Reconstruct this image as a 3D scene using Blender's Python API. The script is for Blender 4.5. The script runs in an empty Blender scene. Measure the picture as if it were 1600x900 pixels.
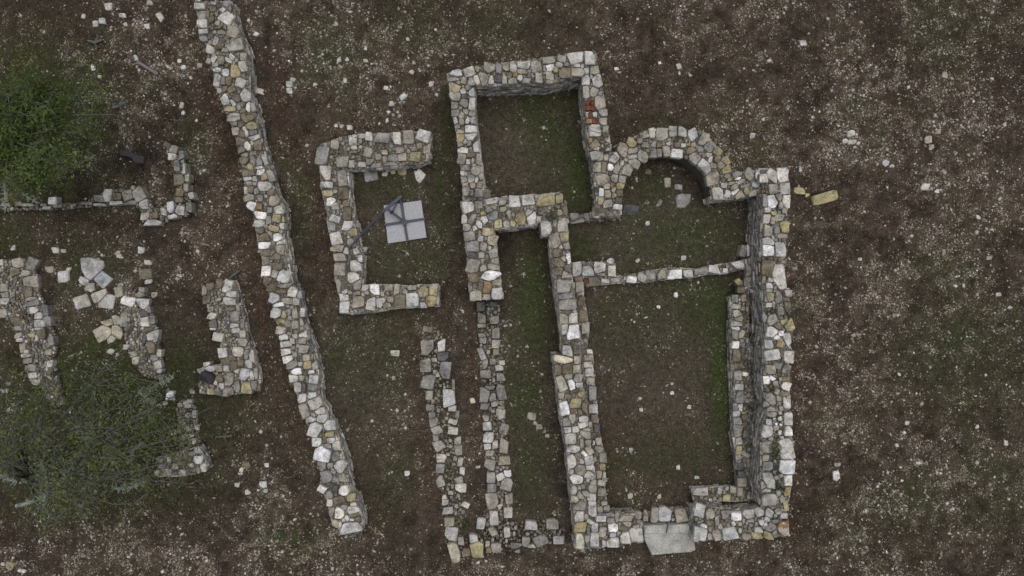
import bpy, bmesh, math, random
import numpy as np
random.seed(7); rng = np.random.default_rng(11)
scene = bpy.context.scene
COL = scene.collection
R = math.radians

# ------------------------------------------------------------------ camera
CAM_H = 14.0                       # metres above the ground, looking straight down
cam_d = bpy.data.cameras.new('camera'); cam = bpy.data.objects.new('camera', cam_d); COL.objects.link(cam)
cam.location = (0, 0, CAM_H); cam.rotation_euler = (0, 0, 0)
cam_d.sensor_width = 36.0; cam_d.lens = 18.0 / math.tan(R(36.5)); cam_d.clip_end = 2000
scene.camera = cam
# ------------------------------------------------------------------ sky, sun, exposure (overcast)
SUN_EL, SUN_AZ = 80.0, 40.0        # azimuth clockwise from +Y (top of the picture)
w = bpy.data.worlds.new('World'); scene.world = w; w.use_nodes = True
nt = w.node_tree; nt.nodes.clear()
wo = nt.nodes.new('ShaderNodeOutputWorld'); wb = nt.nodes.new('ShaderNodeBackground'); sky = nt.nodes.new('ShaderNodeTexSky')
sky.sky_type = 'NISHITA'; sky.sun_disc = False; sky.sun_elevation = R(SUN_EL); sky.sun_rotation = R(SUN_AZ)
sky.air_density = 1.0; sky.dust_density = 6.0; sky.ozone_density = 1.0
wb.inputs['Strength'].default_value = 0.10
hs = nt.nodes.new('ShaderNodeHueSaturation'); hs.inputs['Saturation'].default_value = 0.65      # grey cloud cover
nt.links.new(sky.outputs[0], hs.inputs['Color']); nt.links.new(hs.outputs[0], wb.inputs[0]); nt.links.new(wb.outputs[0], wo.inputs[0])
sd = bpy.data.lights.new('sun', 'SUN'); sun = bpy.data.objects.new('sun', sd); COL.objects.link(sun)
sd.energy = 1.5; sd.angle = R(85); sd.color = (1.0, 0.99, 0.97)
sun.rotation_euler = (R(90 - SUN_EL), 0, R(180 - SUN_AZ))
sun.location = (6, 8, 20)
scene.view_settings.view_transform = 'Standard'; scene.view_settings.look = 'None'
scene.view_settings.gamma = 1.0; scene.view_settings.use_curve_mapping = False
scene.view_settings.exposure = -0.2
scene.render.engine = 'CYCLES'
scene.render.resolution_x = 1024; scene.render.resolution_y = 576

# ------------------------------------------------------------------ survey: plan measured in survey units (77.2 units = 1 m, origin 800,450)
PPM = 800.0 / (CAM_H * math.tan(R(36.5)))
def P(px, py, z=0.0):
    """survey reading taken at height z -> metres on the ground plan"""
    s = (CAM_H - z) / CAM_H / PPM
    return ((px - 800.0) * s, (450.0 - py) * s)
OUT = {}; ST = {}
OUT['long_wall']=(0.48,"303,0 303,6 306,20 309,40 311,60 321,68 323,95 332,112 334,135 342,148 347,165 353,180 362,200 367,225 374,240 377,262 380,285 382,310 393,330 396,350 400,375 404,390 407,415 411,440 418,455 423,475 426,497 432,512 435,528 440,545 445,570 450,585 451,598 458,605 464,620 468,635 473,652 482,670 488,690 494,715 500,742 497,762 507,778 511,795 518,820 530,831 560,833 566,828 566,815 561,800 557,785 547,770 543,745 540,725 530,695 523,680 520,670 512,655 510,640 501,630 497,610 496,580 493,570 487,545 480,530 478,518 470,500 468,478 464,465 462,455 456,443 452,425 449,405 446,390 443,370 443,345 441,325 437,315 428,300 422,280 420,265 413,250 409,230 405,212 402,195 399,178 392,155 386,140 385,100 383,78 378,62 372,48 365,34 360,15 358,0")
ST['long_wall']=[
(300,0,"""80 65 110 64 5 w;85 150 95 90 0 g;107 250 105 90 0 w;112 325 100 50 0 w;115 400 90 60 -5 g;188 510 90 90 5 w;170 625 50 70 20 t;220 610 60 80 30 w;228 40 60 30 0 w;310 90 90 70 -20 W;350 175 150 120 40 w;215 85 70 60 0 b;155 150 40 90 0 b;205 205 50 60 0 b;255 235 60 40 -20 t;285 280 60 40 0 b;305 325 80 50 0 t;410 320 130 110 30 t;450 470 170 120 -10 t;290 480 80 60 0 b;240 420 60 90 20 t;330 515 80 40 10 t;410 590 70 50 40 w;370 620 90 40 25 w;310 630 80 90 0 b;445 735 95 145 -3 y;525 690 80 110 -10 w;265 730 90 50 10 w;340 755 80 80 0 w;260 830 75 130 0 w;320 840 50 90 0 g;375 840 65 90 10 b;487 855 130 90 25 w;350 30 80 60 0 g;530 580 80 80 0 t;245 680 60 40 0 t"""),
(330,130,"""290 20 120 80 -15 w;80 75 50 60 0 t;210 65 80 60 -20 b;140 60 50 60 0 b;135 170 85 140 -25 w;225 200 40 90 -30 w;260 155 100 80 20 b;355 130 130 110 40 w;280 235 45 80 0 g;335 220 40 50 0 b;335 280 45 50 0 b;380 250 45 110 5 W;435 250 50 100 -20 g;195 265 120 55 3 y;230 355 130 90 15 w;375 350 130 110 -20 b;250 420 50 40 0 t;310 425 65 70 0 b;420 440 110 80 10 y;345 475 35 60 -15 w;250 500 75 80 0 t;320 525 50 90 -20 b;370 525 40 70 -15 w;435 515 90 60 0 g;450 570 110 60 -20 w;300 600 100 80 10 b;375 655 65 90 0 W;420 620 30 60 0 w;480 640 85 110 -10 b;325 700 80 70 0 b;450 725 35 40 0 t;345 745 70 50 10 t;340 810 90 80 20 b;400 870 110 60 20 y;430 790 60 80 0 g;505 820 60 110 0 g;555 800 60 120 -10 w;510 880 70 40 0 W"""),
(370,265,"""120 35 120 70 -5 b;248 20 75 70 0 W;290 75 80 80 0 y;345 60 80 130 -10 g;120 95 100 40 -10 w;190 100 45 50 0 w;130 145 60 45 0 t;185 145 45 40 0 g;290 175 140 100 -8 w;90 215 40 70 0 w;145 210 65 75 0 b;205 225 50 60 0 g;350 235 80 60 -10 b;130 295 110 60 -15 t;240 295 70 70 0 g;295 275 30 30 0 w;385 330 110 110 15 t;150 375 100 90 25 W;235 385 60 60 0 o;430 415 95 100 -15 w;340 420 50 60 0 g;235 475 130 75 5 W;415 510 100 80 8 y;480 520 30 60 0 y;225 560 110 80 10 w;325 530 60 90 5 g;300 590 40 40 0 t;390 615 130 60 8 y;470 585 50 70 0 w;245 635 90 60 10 b;275 705 140 80 -8 b;340 670 40 60 0 t;420 705 95 80 0 W;445 760 80 40 -5 w;285 790 125 70 0 W;450 830 95 100 10 t;300 865 110 70 0 b;370 870 60 60 0 b"""),
(400,395,"""90 85 80 95 0 t;200 35 100 70 0 b;215 140 110 80 -5 b;100 190 95 110 0 W;190 215 65 80 20 t;290 250 140 130 20 w;110 290 85 80 20 b;165 365 110 80 10 b;300 345 170 40 -10 g;280 400 70 50 0 b;195 475 100 100 15 w;380 405 100 110 10 w;330 500 130 60 10 t;420 510 80 70 0 w;235 540 130 45 -8 W;210 625 100 110 5 w;290 650 50 90 15 y;255 710 95 85 -5 y;335 620 60 60 0 g;350 680 40 50 0 t;400 640 60 120 -10 t;460 440 50 80 0 g;330 740 60 70 0 t;405 750 70 80 0 t;470 720 40 90 0 t;265 810 100 80 10 w;350 840 50 40 0 t;475 850 80 60 0 W;285 875 90 60 0 w;400 870 60 50 0 t;490 620 50 90 0 w"""),
(430,525,"""80 30 100 55 -5 w;105 85 110 55 -8 w;180 45 50 70 0 t;275 50 85 60 0 t;120 170 100 80 -5 W;130 240 105 85 -8 W;205 190 45 60 0 t;300 140 110 80 0 t;230 105 30 35 0 t;320 230 90 70 0 t;170 300 120 80 -15 t;330 305 90 80 0 y;265 290 50 40 0 t;405 300 60 100 0 t;220 370 110 70 -10 W;370 375 65 35 -5 W;190 445 100 75 -10 w;275 440 45 55 20 t;400 450 90 90 0 w;230 530 80 110 -15 w;385 535 100 70 5 g;300 540 50 90 0 d;280 650 95 90 -5 w;375 620 100 65 10 w;410 705 130 130 -15 w;305 780 90 150 -20 t;470 785 110 70 -10 w;370 870 100 60 0 w;480 860 110 90 0 w;395 820 50 40 0 g"""),
(480,655,"""80 115 140 150 20 w;230 70 120 110 0 w;95 240 100 90 0 W;235 150 90 55 0 y;180 215 50 70 0 b;245 220 95 60 0 w;215 280 60 50 0 t;300 280 80 100 -10 w;165 360 165 150 10 W;295 395 100 90 -10 g;345 390 35 50 0 w;150 480 90 70 0 g;345 490 125 140 40 w;240 480 60 50 0 t;205 600 130 120 -10 g;285 635 65 50 -20 t;370 610 90 80 0 t;275 540 60 50 0 t;170 735 115 65 30 W;225 785 90 80 -10 g;385 745 110 110 0 W;290 730 50 90 0 d;245 700 50 60 0 d;460 810 90 80 0 y"""),
(480,745,"""230 275 60 70 0 w;330 240 120 70 -15 b;460 235 90 60 -15 y;480 290 60 40 -20 w;375 315 85 50 15 t;480 340 130 90 -20 w;320 385 120 110 10 W;255 360 50 90 0 t;495 400 90 40 -20 b;520 440 70 40 -15 b;415 435 60 50 35 W;460 455 50 25 0 W;295 490 75 85 -10 t;345 495 35 50 0 w;455 530 250 110 -6 w;380 455 50 40 0 t"""),
]
OUT['enclosure_wall']=(0.42,"494,232 500,224 515,219 528,213 545,211 560,207 610,206 628,203 648,203 672,205 672,225 670,250 655,256 620,260 595,262 560,264 544,265 545,300 551,335 555,360 560,388 566,400 565,445 600,445 640,447 655,445 683,445 684,478 655,480 620,482 590,487 550,491 532,489 527,460 523,440 522,410 518,385 512,360 508,330 503,300 500,290 497,260")
ST['enclosure_wall']=[
(480,195,"""155 320 125 190 5 g;180 500 120 150 5 w;200 622 135 65 3 w;245 800 90 90 10 W;285 210 90 90 10 t;470 160 95 110 -5 w;570 115 70 50 0 t;640 120 80 90 0 w;775 130 160 100 0 g;935 140 95 120 0 w;1055 125 115 140 0 t;1210 110 140 120 20 w;495 245 70 40 -15 w;485 285 70 30 0 t;375 390 140 110 -3 t;630 285 85 100 20 t;810 290 60 50 0 t;805 355 50 80 0 t;890 345 100 80 0 g;990 340 90 90 0 t;1120 330 105 100 3 y;1170 220 55 60 0 t;1105 250 70 50 0 t;965 265 80 60 0 t;660 390 90 60 0 t;565 410 90 50 0 w;455 405 70 80 0 t;740 330 60 60 0 g;1235 250 60 80 0 t;1250 345 35 80 0 t;365 560 100 180 -5 t;375 710 110 150 0 b;290 695 50 30 0 t;220 715 100 60 0 y;400 815 80 70 0 b;290 840 80 80 0 t;700 420 150 50 0 g;870 405 130 35 0 g"""),
(490,325,"""210 110 130 75 15 w;185 190 90 90 10 g;345 180 115 100 0 w;400 250 90 80 0 y;235 330 120 160 -15 w;265 420 180 70 10 t;325 445 70 70 0 w;355 300 35 25 0 w;390 360 90 80 30 t;280 510 150 90 0 t;270 635 120 130 0 t;435 600 110 120 0 w;290 800 125 145 -8 t;415 725 120 110 0 w;450 800 80 100 0 t;445 450 60 60 0 w;480 520 50 80 0 w;350 60 80 130 0 b;330 870 60 40 -20 w;380 875 50 50 0 t"""),
(510,420,"""400 205 75 80 0 w;505 215 95 110 0 W;580 265 40 45 0 t;645 195 80 65 0 t;730 220 60 130 10 t;195 240 60 45 -20 t;250 240 50 45 0 t;330 255 40 40 0 t;380 265 40 45 0 t;415 245 50 50 0 t;180 300 100 75 0 w;185 400 100 130 5 w;325 360 135 150 0 t;465 360 100 140 5 w;570 350 110 110 20 w;760 325 115 150 0 b;895 325 130 140 3 w;1010 230 100 130 0 y;1110 225 90 110 0 y;1090 335 120 110 0 y;1010 380 70 60 0 w;640 255 40 40 0 t;820 235 50 50 30 t;890 200 90 40 0 g;665 320 70 60 0 t;620 380 100 50 0 t"""),
]
OUT['north_room_wall']=(0.85,"699,113 722,109 755,101 785,97 805,93 846,89 872,86 885,82 912,79 931,79 934,100 937,117 941,135 946,162 949,185 952,205 955,232 922,232 918,205 915,175 912,150 910,118 893,121 862,128 830,129 770,131 742,132 741,150 743,185 747,210 750,240 754,270 757,303 765,309 725,313 721,280 716,240 713,210 708,185 704,150 702,128")
ST['north_room_wall']=[
(690,75,"""140 265 150 70 -8 w;125 320 160 40 -8 g;290 245 120 100 -15 w;370 215 50 80 0 t;365 335 65 110 0 w;440 310 110 150 -25 t;500 210 130 100 20 t;597 205 70 110 0 g;670 195 70 90 0 t;745 195 80 100 10 w;230 335 60 70 0 t;315 365 80 90 10 g;860 180 140 80 0 w;980 190 120 120 -10 t;845 245 110 50 0 t;885 335 90 50 10 w;590 315 90 80 0 d;655 325 50 110 0 t;710 285 50 90 30 b;760 275 60 50 0 o;740 340 90 60 0 t;820 310 60 60 0 w;1010 310 80 110 0 t;1120 125 140 70 0 t;1140 205 100 75 -15 W;1250 115 90 70 0 t;1400 105 180 120 -5 w;1220 175 90 60 0 t;1185 230 50 100 0 y;1130 290 90 100 0 t;1120 350 70 40 0 t;1285 255 130 120 0 b;1415 245 150 100 0 t;1300 175 40 40 0 g;1415 185 90 40 -15 w;1465 185 35 45 0 t;1550 100 120 140 0 w;135 415 110 90 20 y;225 450 60 60 10 w;140 505 110 100 0 t;240 500 80 50 0 d;310 455 60 100 -10 w;235 570 90 80 30 t;315 580 65 140 5 w;135 595 65 75 0 t;145 680 80 70 0 g;255 660 60 60 0 t;320 685 80 60 0 t;210 700 60 60 0 t;270 755 40 80 30 w;325 755 70 80 0 g;145 755 40 70 -15 w;210 770 50 70 0 t;165 810 50 40 0 t;195 870 80 50 0 y;305 855 120 100 0 W;515 330 60 90 0 w;280 420 60 60 20 g"""),
(860,75,"""455 235 100 90 0 t;385 230 60 60 0 w;370 335 80 105 0 w;425 300 30 50 0 t;490 355 100 150 -10 w;375 460 70 140 0 t;455 450 90 110 20 t;520 470 40 50 0 t;515 570 110 140 -5 t;390 575 50 45 0 r;435 570 40 50 10 r;395 625 50 50 0 r;440 630 45 60 -8 r;415 700 50 60 0 r;405 765 60 45 0 o;465 760 65 45 5 r;465 690 45 55 0 w;385 690 40 45 0 w;545 680 95 75 0 g;550 760 85 80 0 t;475 845 140 110 0 w;575 845 60 80 10 t"""),
(700,205,"""135 70 80 120 0 y;240 40 140 100 0 W;1530 20 120 70 0 w;220 130 45 50 0 t;180 100 50 60 0 w;290 160 60 110 0 w;160 195 120 60 5 w;130 140 60 40 0 t;240 250 80 50 0 b;140 290 80 110 20 t;310 290 40 110 0 t;210 320 40 50 0 w;260 300 30 70 10 w;180 385 110 60 0 g;270 350 40 30 0 w;290 410 100 100 0 t;165 440 70 50 0 w;240 495 80 90 0 t;170 505 60 70 0 t;300 500 40 70 10 w;345 480 50 60 0 t;330 560 60 80 0 t;180 550 60 50 0 t;255 565 60 60 0 t;190 625 70 100 0 t;320 635 90 100 0 g;245 640 40 60 0 t;405 650 70 90 20 b;1525 135 110 130 -20 b;1490 100 50 60 0 o;1540 250 110 90 -5 t;1545 185 60 40 0 t"""),
]
OUT['corridor_corner_wall']=(0.8,"720,315 756,311 777,309 835,303 876,300 880,315 886,325 887,339 845,346 838,351 800,356 772,358 774,375 777,400 779,420 782,440 785,465 734,469 731,430 729,400 727,375 723,350")
ST['corridor_corner_wall']=[
(710,295,"""140 200 130 130 0 w;105 310 60 100 5 w;185 310 60 120 35 t;250 160 80 85 0 t;385 125 140 60 -8 w;510 125 100 90 -10 t;630 130 130 120 -5 w;770 110 135 110 -5 w;960 115 220 120 -10 y;1090 100 80 100 0 y;1150 220 60 160 -10 b;300 255 55 45 0 y;395 280 120 90 -10 g;255 370 70 80 0 w;310 320 80 100 20 w;455 365 80 90 0 y;540 365 75 70 0 t;610 360 60 60 30 y;685 300 120 150 -5 y;800 300 110 150 -5 w;770 260 70 90 20 t;880 310 50 60 0 t;360 215 80 70 0 t;510 215 70 50 0 t;250 235 50 40 0 b;570 270 40 100 -20 t;130 400 80 80 0 g;215 405 50 70 0 w;360 450 140 75 5 y;160 495 120 100 -5 g;390 530 110 110 10 t;190 600 130 110 0 g;300 600 70 80 20 t;400 670 100 110 0 t;370 620 30 50 0 w;180 690 100 60 10 d;280 690 60 60 0 t;190 805 130 150 20 t;420 750 80 60 0 t;405 815 120 70 0 t;300 825 70 70 0 t;270 520 60 50 0 w;1110 240 70 60 0 w"""),
(710,395,"""385 235 210 105 -8 W;435 310 100 60 0 t;340 360 90 120 10 o;270 350 70 70 10 b;220 440 120 110 0 t;435 420 120 130 0 w;340 460 70 60 0 t;200 260 100 100 0 b"""),
]
OUT['apse_wall']=(0.64,"922,233 955,233 957,238 962,235 977,223 990,214 1001,208 1016,201 1044,199 1074,200 1092,203 1107,213 1120,226 1129,236 1140,254 1144,265 1158,268 1195,264 1196,301 1183,304 1147,310 1129,311 1113,314 1112.0,309.6 1110.9,299.8 1108.6,290.4 1104.9,281.3 1100.0,272.9 1094.0,265.2 1087.0,258.4 1079.1,252.6 1070.5,248.1 1061.3,244.7 1051.7,242.7 1042.0,242.0 1032.3,242.7 1022.7,244.7 1013.5,248.1 1004.9,252.6 997.0,258.4 990.0,265.2 984.0,272.9 979.1,281.3 975.4,290.4 973.1,299.8 972.0,309.6 972,320 971,334 957,336 929,337 931,325 933,310 931,290 929,272 926,254")
ST['apse_wall']=[
(920,190,"""85 365 130 90 -15 t;85 470 85 105 0 t;165 470 60 130 0 b;180 375 50 70 0 t;145 610 150 130 -25 t;270 585 70 90 20 t;265 380 90 130 40 w;290 345 55 60 0 W;225 480 60 90 -20 W;345 295 120 140 25 t;445 220 100 90 20 y;580 140 90 70 -20 t;665 115 65 100 -20 w;765 130 130 130 0 t;880 100 90 110 5 t;980 105 100 100 10 w;1085 130 110 110 -20 w;1200 180 90 130 25 t;1265 255 110 120 35 g;1340 310 90 80 40 y;1430 405 75 90 -25 y;1445 500 100 70 -20 y;1335 395 60 70 0 b;1385 445 80 70 -20 t;565 360 120 110 20 t;675 325 70 100 0 g;740 320 50 80 5 t;815 305 80 110 -8 t;925 325 130 90 5 W;1100 375 130 100 35 t;1210 460 150 100 45 w;1310 590 150 130 -10 t;1345 745 110 130 -15 w;475 430 130 90 25 t;405 500 100 120 20 t;290 500 70 110 20 t;345 600 80 80 10 t;330 670 90 60 0 y;320 755 70 80 0 b;310 815 70 90 0 b;130 740 55 90 0 W;125 820 70 90 0 y;185 670 70 70 0 t;245 665 50 60 0 b;200 750 70 80 0 t;255 715 40 70 20 t;195 855 100 80 0 t;300 885 90 60 0 W;350 430 40 60 0 t;465 370 100 40 -10 t;590 240 80 60 0 t;530 200 50 60 0 t;690 230 50 70 20 t;1035 240 40 35 0 y;1090 240 50 40 0 y;985 250 60 35 0 w;840 230 60 40 -20 w;1255 350 60 50 0 t;1270 390 40 80 10 w;1165 280 60 60 0 g;460 300 100 50 0 g;1060 300 100 70 0 b;730 240 60 50 0 b;1300 450 60 60 0 t;265 770 50 50 0 t;920 240 80 50 0 b"""),
(1060,250,"""520 170 60 50 0 t;610 155 110 60 0 g;530 200 40 40 0 t;625 190 60 30 10 W;745 150 110 110 30 t;840 150 60 110 20 W;800 255 80 60 15 w;605 325 100 45 -30 W;690 270 90 30 -15 t;710 320 60 80 0 y;640 360 90 70 -20 t;775 345 80 60 -10 t;515 355 60 80 15 w;470 265 70 50 0 t;580 280 70 60 0 t;660 220 90 40 -25 t;560 240 70 30 0 t;880 300 100 100 15 t"""),
]
OUT['east_wall']=(0.85,"1195,264 1232,261 1235,285 1237,307 1236,322 1231,332 1235,347 1235,361 1229,370 1230,400 1227,450 1236,452 1237,488 1240,519 1237,540 1242,550 1242,567 1236,570 1236,640 1239,646 1239,665 1237,680 1242,690 1242,718 1241,742 1239,760 1235,766 1235,780 1232,800 1190,790 1190,773 1187,765 1190,745 1191,730 1191,690 1190,673 1197,647 1199,640 1197,622 1194,600 1194,561 1193,543 1197,526 1197,509 1193,473 1194,452 1190,443 1190,400 1190,362 1191,340 1192,303 1196,301")
ST['east_wall']=[
(1060,250,"""990 160 150 110 40 w;890 190 90 90 0 w;1080 155 150 150 0 W;1115 295 100 120 0 w;985 305 90 100 0 t;1045 390 60 80 0 t;1130 430 85 130 0 W;985 425 120 140 0 W;905 430 50 150 0 g;1065 470 50 80 0 t;1110 525 60 60 0 t;990 555 60 40 0 y;920 520 60 60 0 w;920 615 80 100 0 w;1065 600 110 70 0 t;1110 695 110 120 0 Y;1035 720 60 100 0 t;930 730 80 130 0 t;975 630 40 80 0 t;1075 790 120 50 0 t;940 850 120 100 0 w"""),
(1100,380,"""665 65 110 140 0 W;800 65 130 150 0 w;660 270 115 180 0 b;620 380 40 80 0 t;785 320 130 320 0 w;680 440 85 60 0 w;680 495 80 30 0 t;690 380 60 50 0 t;680 560 100 100 -5 y;780 570 80 130 10 g;860 525 80 75 0 t;865 580 85 40 0 b;875 660 70 120 0 b;685 645 80 50 0 w;730 640 30 90 0 t;805 700 75 90 0 g;715 800 110 110 -25 t;840 820 100 50 -25 y;880 855 110 130 -15 y;770 860 100 60 10 b;650 570 30 90 0 t;640 780 50 90 0 g"""),
(1100,510,"""720 60 130 110 10 W;800 75 50 50 0 W;765 115 60 50 0 W;680 185 100 90 0 w;810 175 90 90 10 y;875 140 80 140 0 w;900 220 50 35 0 w;720 300 170 110 -5 w;893 320 105 130 0 w;700 450 110 90 0 t;785 410 80 70 30 g;860 450 90 90 0 t;655 560 70 80 -10 W;715 545 60 40 30 W;800 545 40 30 0 y;855 550 100 60 0 b;855 620 95 90 15 W;740 590 50 50 0 t;765 680 60 60 20 t;850 705 70 50 0 b;705 760 100 120 0 g;785 750 45 60 0 t;875 800 80 130 0 w;805 690 40 70 20 b;700 870 80 80 -10 t;805 860 35 60 0 w;660 820 60 60 0 g"""),
(1100,640,"""700 40 110 80 10 t;885 100 90 125 0 w;680 135 60 65 0 w;795 95 45 45 -20 W;740 105 30 30 0 W;805 40 35 45 0 W;755 195 60 50 0 t;875 225 85 100 0 W;660 230 110 140 10 w;790 245 35 50 0 W;810 290 50 25 10 w;695 305 50 50 0 t;665 385 110 140 0 t;870 410 160 215 0 w;645 505 70 60 0 t;665 590 110 95 0 g;862 600 160 145 0 W;680 750 120 190 -8 w;880 745 90 110 0 W;800 690 60 35 0 t;755 710 50 40 -20 t;740 655 40 50 0 g;620 790 50 120 0 g;870 855 70 90 0 Y;650 840 120 40 0 w;800 160 25 25 0 W;750 150 25 25 0 W"""),
(1060,740,"""950 270 160 120 0 t;1140 210 70 120 -5 Y;1120 330 50 130 0 y;1075 260 50 90 -15 t;1010 100 60 90 0 m;1045 210 40 70 -15 t"""),
]
OUT['south_wall_east']=(0.5,"1085,797 1118,794 1140,800 1150,802 1165,797 1180,795 1190,790 1232,800 1232,837 1213,840 1190,843 1155,842 1130,844 1108,846 1085,847 1084,820")
ST['south_wall_east']=[
(1060,740,"""230 400 110 130 10 w;335 420 100 110 0 t;490 430 90 90 0 g;605 450 105 85 0 W;725 420 115 95 0 w;845 405 110 100 -20 w;945 420 80 100 30 w;1000 350 60 40 0 t;1030 380 60 90 -30 t;1095 435 70 60 0 w;1090 560 120 180 0 p;970 570 120 130 0 g;940 645 110 85 0 y;825 650 120 70 0 y;840 590 90 60 0 w;690 650 75 65 0 t;545 625 165 130 -3 w;405 640 85 130 -20 t;325 650 50 80 -20 t;240 635 150 140 5 w;265 545 105 35 15 W;325 525 100 60 0 b;230 505 80 30 -10 t;440 555 40 60 -15 w;870 515 70 60 0 w;910 530 60 40 0 w;1005 500 80 40 0 g;925 470 50 60 0 w;580 525 40 50 -20 w;745 485 70 30 0 t;1020 440 40 40 0 t;335 580 40 50 0 t;400 490 40 100 0 t;1000 620 60 90 0 g;650 600 40 50 0 t"""),
]
OUT['cross_wall']=(0.22,"894,411 908,409 945,409 962,412 962,430 975,432 1010,424 1046,418 1090,420 1108,417 1132,412 1145,409 1168,406 1170,419 1140,427 1107,429 1082,434 1040,437 1010,441 970,442 920,447 895,443")
ST['cross_wall']=[
(890,385,"""78 245 95 130 0 w;195 255 120 100 -5 w;310 225 125 115 5 w;440 255 80 115 0 w;430 150 60 60 40 w;645 345 140 65 5 W;750 325 110 80 20 t;850 295 95 100 0 g;960 285 100 110 -10 t;1020 265 35 50 0 t;1090 290 160 90 0 W;1235 285 105 75 0 w;1365 262 155 60 0 g;1515 240 135 75 5 w;585 330 30 40 0 w;170 370 50 80 0 r;265 365 130 90 -3 b;375 360 90 45 -5 w;475 350 100 40 0 g;100 340 90 50 0 b;330 290 90 30 0 g"""),
(1100,380,"""220 285 50 45 0 W;360 225 140 75 -10 w;410 80 70 110 15 t;485 75 60 120 0 W;540 90 50 80 0 b"""),
]
OUT['west_ledge']=(0.3,"899,443 912,441 914,470 918,490 920,520 918,545 926,548 928,575 929,600 933,635 935,660 940,690 946,715 946,750 947,778 952,800 932,803 930,745 922,690 917,650 911,615 909,580 906,540 902,500 899,470")
ST['west_ledge']=[
(890,385,"""105 425 85 110 0 t;125 565 70 110 0 b;140 725 80 130 0 b;165 850 80 120 0 t;115 495 70 30 0 t"""),
(800,540,"""790 60 45 45 0 w"""),
]
OUT['east_ledge']=(0.3,"1168,405 1190,404 1191,452 1172,454 1172,520 1176,600 1180,650 1182,700 1182,760 1172,765 1158,772 1155,750 1152,715 1146,680 1146,640 1144,580 1142,520 1143,465 1160,460 1166,450")
ST['east_ledge']=[
(1100,380,"""500 280 110 110 0 t;500 400 110 110 -10 t;490 190 60 70 0 g;560 300 60 90 0 b;530 500 80 40 0 w;325 575 70 80 0 g;415 570 50 70 0 t;335 660 90 50 0 t;350 735 90 85 0 t;365 785 90 60 0 t;340 840 120 50 10 t;340 890 100 40 0 w;370 410 60 80 -30 y;380 480 80 80 0 b"""),
(1100,510,"""325 85 65 110 0 g;395 85 50 90 15 t;330 190 80 85 0 W;345 300 90 120 0 b;365 415 90 55 0 b;355 510 80 100 0 t;430 500 60 40 10 W;375 635 90 65 5 w;370 740 85 120 0 g;375 845 55 70 0 w;335 850 60 100 0 g"""),
(1100,640,"""345 40 80 80 0 w;350 120 80 80 0 g;355 230 100 130 0 g;370 330 75 80 0 t;368 425 65 90 0 y;440 470 100 50 30 t;365 500 60 50 0 t;390 600 60 80 0 d;385 670 70 70 0 d;400 760 100 90 0 t;420 80 60 60 0 b;430 250 50 90 0 b;380 860 60 90 0 t"""),
]
OUT['south_ledge']=(0.22,"1083,765 1120,762 1152,762 1180,768 1180,784 1150,785 1085,784")
ST['south_ledge']=[
(1060,740,"""250 195 210 75 -8 w;430 180 50 60 20 w;510 165 45 40 0 w;570 170 70 60 10 t;505 250 90 70 0 y;650 205 50 85 0 b;750 225 70 80 0 t;335 275 30 30 0 w;245 250 35 35 0 t;675 100 90 80 0 t;560 260 40 50 0 b;440 270 40 40 0 g;480 190 40 50 0 t"""),
]
OUT['south_wall_west']=(0.5,"932,809 947,807 967,806 994,806 1004,818 1005,848 983,850 968,855 940,857 932,857")
ST['south_wall_west']=[
(850,740,"""595 475 110 60 -5 W;700 490 90 60 0 g;720 570 115 90 0 W;870 475 170 70 0 t;870 530 120 50 15 t;960 640 140 160 -5 w;845 665 110 120 0 w;720 640 70 40 0 w;715 720 140 100 0 w;610 600 80 110 10 t;620 730 50 90 0 w;830 570 110 50 10 b;640 680 50 40 0 t;760 460 40 120 0 g;780 620 40 40 0 g;960 550 80 40 0 t"""),
]
OUT['threshold_stones']=(0.14,"1004,802 1028,793 1052,792 1083,790 1082,816 1050,817 1027,816 1008,812")
ST['threshold_stones']=[
(850,740,"""1270 430 150 155 0 w;1430 430 130 140 -5 t;1150 430 90 150 15 t;1065 450 50 110 0 t;985 430 70 100 0 t"""),
]
OUT['central_wall']=(0.76,"845,346 887,339 888,362 889,385 892,410 894,430 897,450 901,480 904,505 906,525 908,555 908,580 910,600 914,615 917,640 920,665 922,690 926,715 930,740 932,770 932,808 932,857 900,860 899,834 896,800 893,785 890,758 889,743 885,705 881,675 877,660 874,640 871,610 866,580 864,556 879,555 875,500 867,455 864,430 861,400 859,380 859,368 848,368")
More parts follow.
